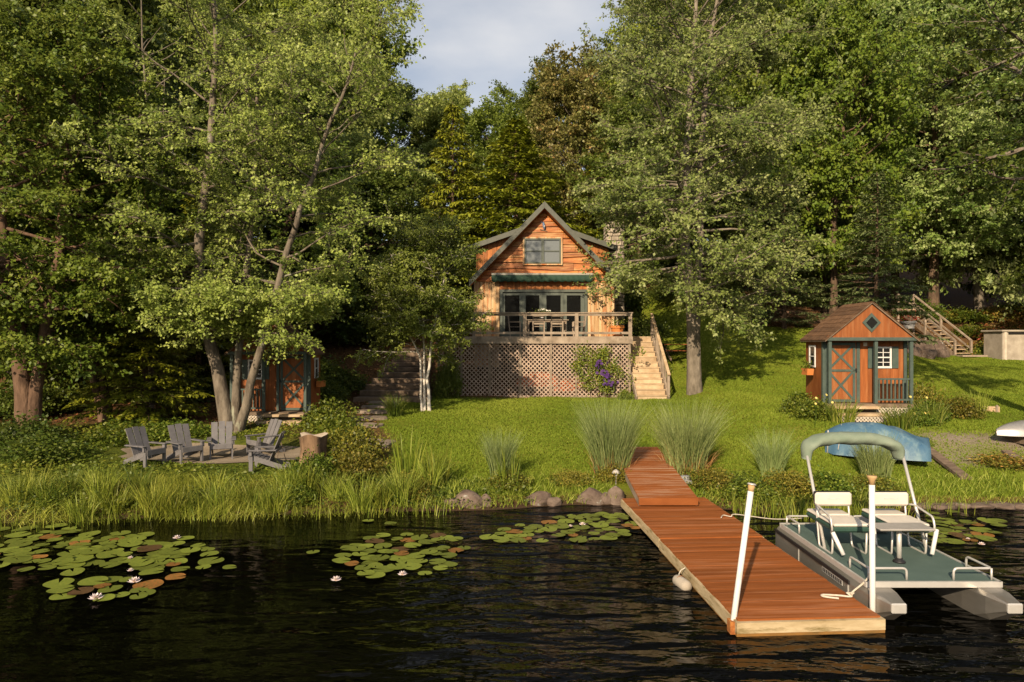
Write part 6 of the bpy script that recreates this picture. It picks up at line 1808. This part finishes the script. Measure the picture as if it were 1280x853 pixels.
for j in range(len(prof) - 1):
    for i in range(k): F.append((j*k+i, j*k+(i+1) % k, (j+1)*k+(i+1) % k, (j+1)*k+i))
MB().add(V, F).build('bark', M['stump'], sp_, True)
top = V[-k:]; MB().add([(x * .99, y * .99, z - 0.004) for x, y, z in top] + [(0, 0, 0.545)], [(i, (i+1) % k, k) for i in range(k)]).build('cut_top', M['stump_top'], sp_)
p = hit(350, 580)
es = thing('iron_stand', 'thin iron tripod stand beside the nearest grey chair', 'stand', tuple(p))
for a in (0.3, 2.4, 4.5): MB().tube([(0.16 * math.cos(a), 0.16 * math.sin(a), 0), (0, 0, 0.62)], 0.009, 6).build('leg', M['old_wood'], es)

sp_.scale = (1.3, 1.3, 1.4)
# ------------------------------------------------------------------ stone path, timber steps, rocks
pth = thing('stone_path', None, None, tuple(hit(462, 530)), kind='structure')
for px, py, sx, sy, sd in ((462, 556, 0.66, 0.55, 1), (450, 533, 0.68, 0.32, 2), (459, 524, 0.66, 0.32, 3), (468, 516, 0.62, 0.32, 4), (474, 510, 0.62, 0.30, 5), (480, 505, 0.6, 0.3, 6)):
    q = hit(px, py)
    V, F = [], []
    n = 18; rn = random.Random(sd)
    rad = [1 + rn.uniform(-0.1, 0.1) for _ in range(n)]
    for z_, f_ in ((-0.02, 1.0), (0.06, 1.0), (0.075, 0.96)):
        for i in range(n):
            a = 6.283 * i / n
            ex = abs(math.cos(a)) ** 0.6 * math.copysign(1, math.cos(a)); ey = abs(math.sin(a)) ** 0.6 * math.copysign(1, math.sin(a))
            V.append((ex * sx * rad[i] * f_, ey * sy * rad[i] * f_, z_))
    for j in range(2):
        for i in range(n): F.append((j*n+i, j*n+(i+1) % n, (j+1)*n+(i+1) % n, (j+1)*n+i))
    F.append(tuple(2*n+i for i in range(n)))
    mb = MB().add(V, F)
    mb.build('flagstone', M['flag'], pth, False, q - pth.location, (0.02, 0.03 * rn.uniform(-1, 1), rn.uniform(-.2, .2)))
ts = thing('timber_steps', 'broad shaded earth steps edged with timbers left of the white birch', 'steps', (-4.6, 27.1, 1.3))
for i in range(10):
    y0 = 27.1 + i * 0.78; z0 = 1.30 + (i + 1) * 0.21
    xl, xr = -6.3 + 0.08 * i, -3.25 - 0.10 * i
    wb(MB().box(((xl + xr) / 2, y0, z0 - 0.10), (xr - xl, 0.15, 0.21), bev=0.015), 'edge_timber', M['old_wood'], ts)  # dark timber tone stands in for tree shade on the steps
    wb(MB().box(((xl + xr) / 2, y0 + 0.46, z0 - 0.33), (xr - xl - 0.05, 0.77, 0.64)), 'tread_fill', M['old_wood'], ts)
def rock(label, x, y, z, sx, sy, sz, seed, mat='stone', flat=0.0, rz=0.0, name='boulder', group=None):
    o = link_mesh(name, rock_mesh(name, seed, sx, sy, sz, M[mat], flat), None, (x, y, z), (0, 0, rz))
    return tag(o, label, 'rock', group)
def shore_rock(label, px, Y, sx, sz, seed, dz=0.02, **k):
    Y *= 0.958
    x = (px - 640) / FPX * Y
    return rock(label, x, Y, WL + dz + sz * 0.25, sx, sx * 0.8, sz, seed, **k)
shore_rock('rounded shore boulder with white lichen, left of the pair below the iris', 586, 15.35, 0.34, 0.27, 1)
shore_rock('small pale boulder touching the right side of the lichened one', 607, 15.3, 0.15, 0.22, 2)
shore_rock('small boulder half hidden in grass left of the lichened one', 566, 15.25, 0.18, 0.17, 3)
shore_rock('low broad shore boulder with a pale edge in the middle of the bank', 672, 15.65, 0.36, 0.24, 4)
shore_rock('small pale stone right of the low broad boulder', 692, 15.55, 0.20, 0.13, 5)
shore_rock('large smooth rounded boulder left of the gangway', 741, 15.75, 0.33, 0.30, 6)
shore_rock('squat red-brown stone between the smooth boulder and the pointed one', 758, 15.7, 0.16, 0.20, 7)
shore_rock('pointed upright stone next to the gangway', 771, 15.65, 0.19, 0.36, 8)
shore_rock('flat reddish stone under the gangway edge', 790, 15.45, 0.22, 0.12, 9)
rock('blue grey boulder right of the gangway', 4.06, 15.75, 0.50, 0.22, 0.17, 0.19, 10, 'stone_blue')
for i, px in enumerate((1120, 1150, 1176, 1200, 1226, 1252, 1276)):
    shore_rock(['flat shore stone just right of the boat seats', 'second flat shore stone right of the boat seats', 'wide flat shore stone below the left launch plank', 'dark flat shore stone below the gravel', 'pale flat shore stone below the gravel', 'flat shore stone second from the right edge', 'flat shore stone at the right edge'][i], px, 15.28 + 0.05 * (i % 2), 0.20 + 0.07 * (i % 3), 0.10, 20 + i, flat=0.4)
# rock garden below the hillside stair
for i, (px, py, Y, sx, sz) in enumerate(((1118, 432, 37, 0.6, 0.5), (1140, 434, 37.5, 0.55, 0.45), (1160, 437, 37.5, 0.5, 0.4), (1176, 440, 38, 0.45, 0.35), (1150, 424, 38.6, 0.6, 0.6), (1128, 420, 38.2, 0.6, 0.6), (1170, 428, 38.8, 0.5, 0.5), (1136, 414, 39.4, 0.6, 0.5))):
    q = at(px, py, Y)
    rock(['low grey ledge stone nearest the shed roof', 'second ledge stone below the flower tub', 'third ledge stone along the lawn', 'smallest ledge stone beside the stair post', 'upper ledge stone in the middle', 'upper ledge stone under the flower tub', 'upper ledge stone beside the stair', 'top ledge stone carrying the flower tub'][i], q.x, Y, Hs(q.x, Y) + 0.1 + 0.25 * (i > 3) + 0.3 * (i == 7), sx * 1.2, sx, sz * 1.3, 40 + i, 'stone', 0.6, i * 0.7, 'ledge_stone')
q = at(1135, 411, 39.3)
pot(q.x, 39.3, q.z, 0.42, 0.42, 'whitewashed tub of dark red flowers above the ledge stones', 'red_flower', 8, 0.5, 'flower_tub', 320, 'planter_grey')
rock('tall ledge stone directly beneath the flower tub', q.x, 39.4, (q.z + Hs(q.x, 39.4)) / 2 - 0.12, 0.7, 0.6, (q.z - Hs(q.x, 39.4)) / 2 + 0.12, 60, 'stone', 0.7, 0, 'ledge_stone')

# ------------------------------------------------------------------ hillside stair
hs_ = thing('hillside_stair', 'open timber stair with two handrails climbing the bank behind the orange shed', 'stairs', (25.2, 38.8, 2.95))
A0 = Vector((25.25, 38.9, Hs(25.25, 38.9))); A1 = Vector((24.1, 42.6, 5.75))
dn = (A1 - A0); per = Vector((dn.y, -dn.x, 0)).normalized() * 1.22
for s in (0, 1):
    o_ = per * s
    wb(MB().beam(A0 + o_, A1 + o_, 0.05, 0.26), 'stringer', M['old_wood'], hs_)
    wb(MB().beam(A0 + o_ + Vector((0, 0, 0.92)), A1 + o_ + Vector((0, 0, 0.92)), 0.11, 0.07), 'hand_rail', M['grey_wood'], hs_)
    wb(MB().beam(A0 + o_ + Vector((0, 0, 0.42)), A1 + o_ + Vector((0, 0, 0.42)), 0.05, 0.08), 'mid_rail', M['grey_wood'], hs_)
    for t in (0, 0.5, 1.0):
        q = A0.lerp(A1, t) + o_
        wb(MB().box((q.x, q.y, q.z + 0.30 - (q.z - Hs(q.x, q.y)) / 2), (0.11, 0.11, 1.24 + (q.z - Hs(q.x, q.y)))), 'post', M['grey_wood'], hs_)
for i in range(13):
    q = A0.lerp(A1, (i + 0.5) / 13) + per * 0.5
    wb(MB().box((q.x, q.y, q.z + 0.06), (1.2, 0.27, 0.045), rot=(0, 0, math.atan2(per.y, per.x))), 'tread', M['stair_wood'], hs_)
wb(MB().box((25.9, 38.45, Hs(25.9, 38.4) + 0.05), (1.6, 0.9, 0.09)), 'landing', M['grey_wood'], hs_)
# pale bunker box at the right
cb = thing('concrete_box', 'pale concrete box with a slab lid at the right edge of the lawn', 'concrete box', (27.65, 37.5, Hs(27.6, 37.2) - 0.05))
MB().box((0, 0.1, 0.78), (2.3, 1.5, 1.56), bev=0.02).build('body', M['concrete'], cb)
MB().box((-1.02, -0.66, 0.80), (0.14, 0.06, 1.5)).build('corner_post', M['skirt'], cb)
MB().box((0.15, -0.662, 1.48), (2.0, 0.05, 0.10)).build('dark_strip', M['painted_dark_in'], cb)  # solid near-black strip on the face, just below the lid
MB().box((0, 0.1, 1.62), (2.5, 1.7, 0.10), bev=0.02).build('lid', M['concrete'], cb)
# logs at the top of the lawn
def log(label, a, b, Y, r):
    A, B = at(a[0], a[1], Y), at(b[0], b[1], Y + 0.6)
    A.z = Hs(A.x, A.y) + r * 0.7; B.z = Hs(B.x, B.y) + r * 0.7
    o = thing('log', label, 'log', tuple(A))
    wb(MB().tube([A, A.lerp(B, .3), A.lerp(B, .6), B], [r, r * .95, r * .9, r * .85], 10), 'bark', M['bark_pine'], o, True)
    wb(MB().lathe([(r * .8, 0), (r * .8, 0.012)], A - Vector((0.0, 0, 0)), 10), 'cut_end', M['stump_top'], o)
log('long log edging the top of the lawn left of the orange shed', (930, 395), (1045, 390), 40.6, 0.22)
log('second log lying just above the lawn edge log', (965, 386), (1035, 384), 42.0, 0.20)
log('fallen log on the left forest floor', (195, 480), (300, 470), 26.5, 0.13)
# brown picnic table in the shade right of the stairs
p = at(846, 411, 33.5); gz_ = Hs(p.x, 33.5)
pt = thing('picnic_table', 'orange-brown picnic table in the shade behind the lawn tree', 'table', (p.x, 33.5, gz_), R(12))
for k in range(5): MB().box((0, -0.32 + 0.16 * k, 0.75), (1.7, 0.145, 0.04)).build('top_board', M['shed_wall'], pt)
for s in (-1, 1):
    MB().box((0, s * 0.72, 0.45), (1.7, 0.26, 0.04)).build('bench', M['shed_wall'], pt)
    MB().beam((s * 0.6, -0.65, 0), (s * 0.6, 0.25, 0.73), 0.05, 0.09, up=(0, 1, 0)).build('leg', M['old_wood'], pt)
    MB().beam((s * 0.66, 0.65, 0), (s * 0.66, -0.25, 0.73), 0.05, 0.09, up=(0, 1, 0)).build('leg', M['old_wood'], pt)
    MB().box((s * 0.63, 0, 0.42), (0.05, 1.6, 0.09)).build('cross_beam', M['old_wood'], pt)
# low lantern beside the gangway
lt = thing('path_lantern', 'small pale path lantern left of the gangway', 'lantern', (2.40, 15.75, Hs(2.40, 15.75)))
MB().tube([(0, 0, -0.05), (0, 0, 0.22)], 0.014, 8).build('stake', M['lantern'], lt)
MB().lathe([(0.035, 0.20), (0.04, 0.27)], n=10).build('lamp_glass', M['white_paint'], lt, True)
MB().lathe([(0.11, 0.26), (0.07, 0.31), (0.012, 0.345)], n=12).build('lamp_shade', M['lantern'], lt, True)

# ------------------------------------------------------------------ lily pads
def pad_mesh(seed):
    gg = random.Random(seed); n = 20; V = [(0, 0, 0.0)]; F = []
    notch = 0.35
    for i in range(n + 1):
        a = notch / 2 + (6.283 - notch) * i / n
        r_ = 1 + 0.05 * math.sin(3 * a + seed) + gg.uniform(-.03, .03)
        V.append((0.6 * r_ * math.cos(a), 0.6 * r_ * math.sin(a), 0.008 * math.sin(2 * a + seed)))
    for i in range(n + 1):
        a = notch / 2 + (6.283 - notch) * i / n
        r_ = 1 + 0.05 * math.sin(3 * a + seed)
        V.append((r_ * math.cos(a), r_ * math.sin(a), 0.02 * math.sin(3 * a + seed * 2) + 0.012))
    m = n + 1
    for i in range(n):
        F.append((0, 1 + i, 2 + i)); F.append((1 + i, 1 + m + i, 2 + m + i, 2 + i))
    return MB().add(V, F).mesh('lily_pad', None, True)
PADS = {}
for mt in ('pad_green', 'pad_rust', 'pad_brown'):
    PADS[mt] = []
    for s in range(4):
        me = pad_mesh(s + 3); me.materials.append(M[mt]); PADS[mt].append(me)
lr = random.Random(99); pad_n = 0
def on_water(px, py):
    Y = (CAMZ - WL) * FPX / (py - 426.5); return (px - 640) / FPX * Y, Y
def pads(patch, where, shapes, count, r0, r1, rust=0.1, brown=0.08):
    """shapes: list of pixel ellipses (cx, cy, rx, ry)"""
    global pad_n
    got = []
    tries = 0
    while len(got) < count and tries < count * 60:
        tries += 1
        cx, cy, ex, ey = lr.choices(shapes, [s[2] * s[3] for s in shapes])[0]
        a, rr = lr.uniform(0, 6.283), math.sqrt(lr.random())
        px, py = cx + ex * rr * math.cos(a), cy + ey * rr * math.sin(a)
        x, y = on_water(px, py)
        if y > float(shore(x)) - 0.12: continue
        r_ = lr.uniform(r0, r1)
        if any((x - q[0]) ** 2 + (y - q[1]) ** 2 < (0.62 * (r_ + q[2])) ** 2 for q in got): continue
        got.append((x, y, r_))
        u = lr.random()
        mt = 'pad_rust' if u < rust else 'pad_brown' if u < rust + brown else 'pad_green'
        word = {'pad_green': 'round green', 'pad_rust': 'rusty orange', 'pad_brown': 'dull brown'}[mt]
        o = link_mesh('lily_pad', PADS[mt][lr.randrange(4)], None, (x, y, WL + 0.010 + 0.0035 * (pad_n % 9)), (lr.gauss(0, .025), lr.gauss(0, .025), lr.uniform(0, 6.28)))
        o.scale = (r_, r_, r_ if mt == 'pad_green' else r_ * 1.5)
        tag(o, '%s lily pad floating in the %s' % (word, where), 'lily pad', patch + ' ' + word)
        pad_n += 1
pads('left pads', 'large patch at the left', [(60, 690, 110, 28), (170, 690, 100, 22), (40, 665, 60, 8), (130, 738, 75, 14), (215, 700, 50, 26)], 118, 0.11, 0.21, 0.08, 0.03)
pads('middle pads', 'round patch in the middle left', [(495, 695, 78, 26), (540, 690, 45, 20), (460, 705, 45, 18)], 52, 0.10, 0.17, 0.09, 0.07)
pads('shore pads', 'patch between the boulders and the dock', [(735, 660, 62, 18), (660, 668, 55, 12), (765, 650, 25, 8)], 58, 0.09, 0.17, 0.07, 0.05)
pads('right pads', 'patch right of the pontoon boat', [(1205, 668, 45, 14), (1240, 657, 30, 6), (1180, 660, 20, 12)], 26, 0.10, 0.19, 0.06, 0.12)
pads('stray pads', 'loose open water, away from the patches', [(285, 712, 10, 5), (388, 694, 6, 3), (470, 655, 20, 4), (1180, 645, 25, 4)], 7, 0.08, 0.14)
def lily(label, px, py, s=1.0):
    x, y = on_water(px, py)
    t = thing('water_lily', label, 'water lily', (x, y, WL + 0.03), lr.uniform(0, 6))
    t.scale = (s * .78, s * .78, s * .78)
    for ring, (k, el, r_) in enumerate(((8, 0.25, 0.105), (7, 0.75, 0.09), (5, 1.15, 0.07))):
        mb = MB()
        for i in range(k):
            a = 6.283 * (i + ring * .5) / k
            d = Vector((math.cos(a) * math.cos(el), math.sin(a) * math.cos(el), math.sin(el))); s_ = Vector((-math.sin(a), math.cos(a), 0))
            mb.add([(0, 0, 0), d * r_ * .55 + s_ * .026 - Vector((0, 0, .01)), d * r_, d * r_ * .55 - s_ * .026 - Vector((0, 0, .01))], [(0, 1, 2, 3)])
        mb.build('petals', M['petal'], t)
    MB().lathe([(0.012, 0.0), (0.02, 0.03), (0.012, 0.045)], n=8).build('centre', M['stamen'], t)
for lab, px, py, s in (('nearest white water lily at the lower left, with its reflection', 120, 751, 1.35), ('white water lily beside a large pad in the left patch', 168, 730, 1.3), ('small white water lily just behind the large pad in the left patch', 163, 716, 0.7),
                       ('pinkish water lily at the far right of the left patch', 221, 675, 1.0), ('tiny white water lily in the middle of the left patch', 163, 700, 0.6), ('pink water lily at the left front of the middle patch', 420, 728, 1.1),
                       ('pink water lily at the right front of the middle patch', 503, 721, 1.0), ('white water lily among the pads near the gangway', 728, 658, 0.9), ('small white water lily left of the gangway one', 713, 660, 0.6),
                       ('white water lily right of the pontoon boat', 1227, 683, 0.8), ('tiny white water lily nearer the boat', 1210, 676, 0.5)):
    lily(lab, px, py, s)

# small garden flowers by the orange shed
fr_ = random.Random(3)
for k in range(9):
    px, py = (fr_.uniform(1010, 1045), fr_.uniform(492, 515)) if k < 4 else (fr_.uniform(1120, 1175), fr_.uniform(495, 525))
    q = at(px, py, 19.3 + fr_.uniform(-.2, .3))
    zz = Hs(q.x, q.y)
    t = thing('yellow_flower', 'pale yellow daylily blossom %s the orange shed steps' % ('left of' if k < 4 else 'right of'), 'flower', (q.x, q.y, zz), 0, 'yellow blossoms ' + ('left' if k < 4 else 'right'))
    h_ = max(0.35, q.z - zz)
    MB().tube([(0, 0, 0), (0.02, -0.02, h_ * .6), (0, -0.05, h_)], 0.005, 5).build('stem', M['daylily'], t)
    mb = MB(); blossom(mb, (0, -0.06, h_), 0.042, 6, (-0.5, 0, fr_.uniform(-.6, .6))); mb.build('petals', M['yellow_flower'], t)
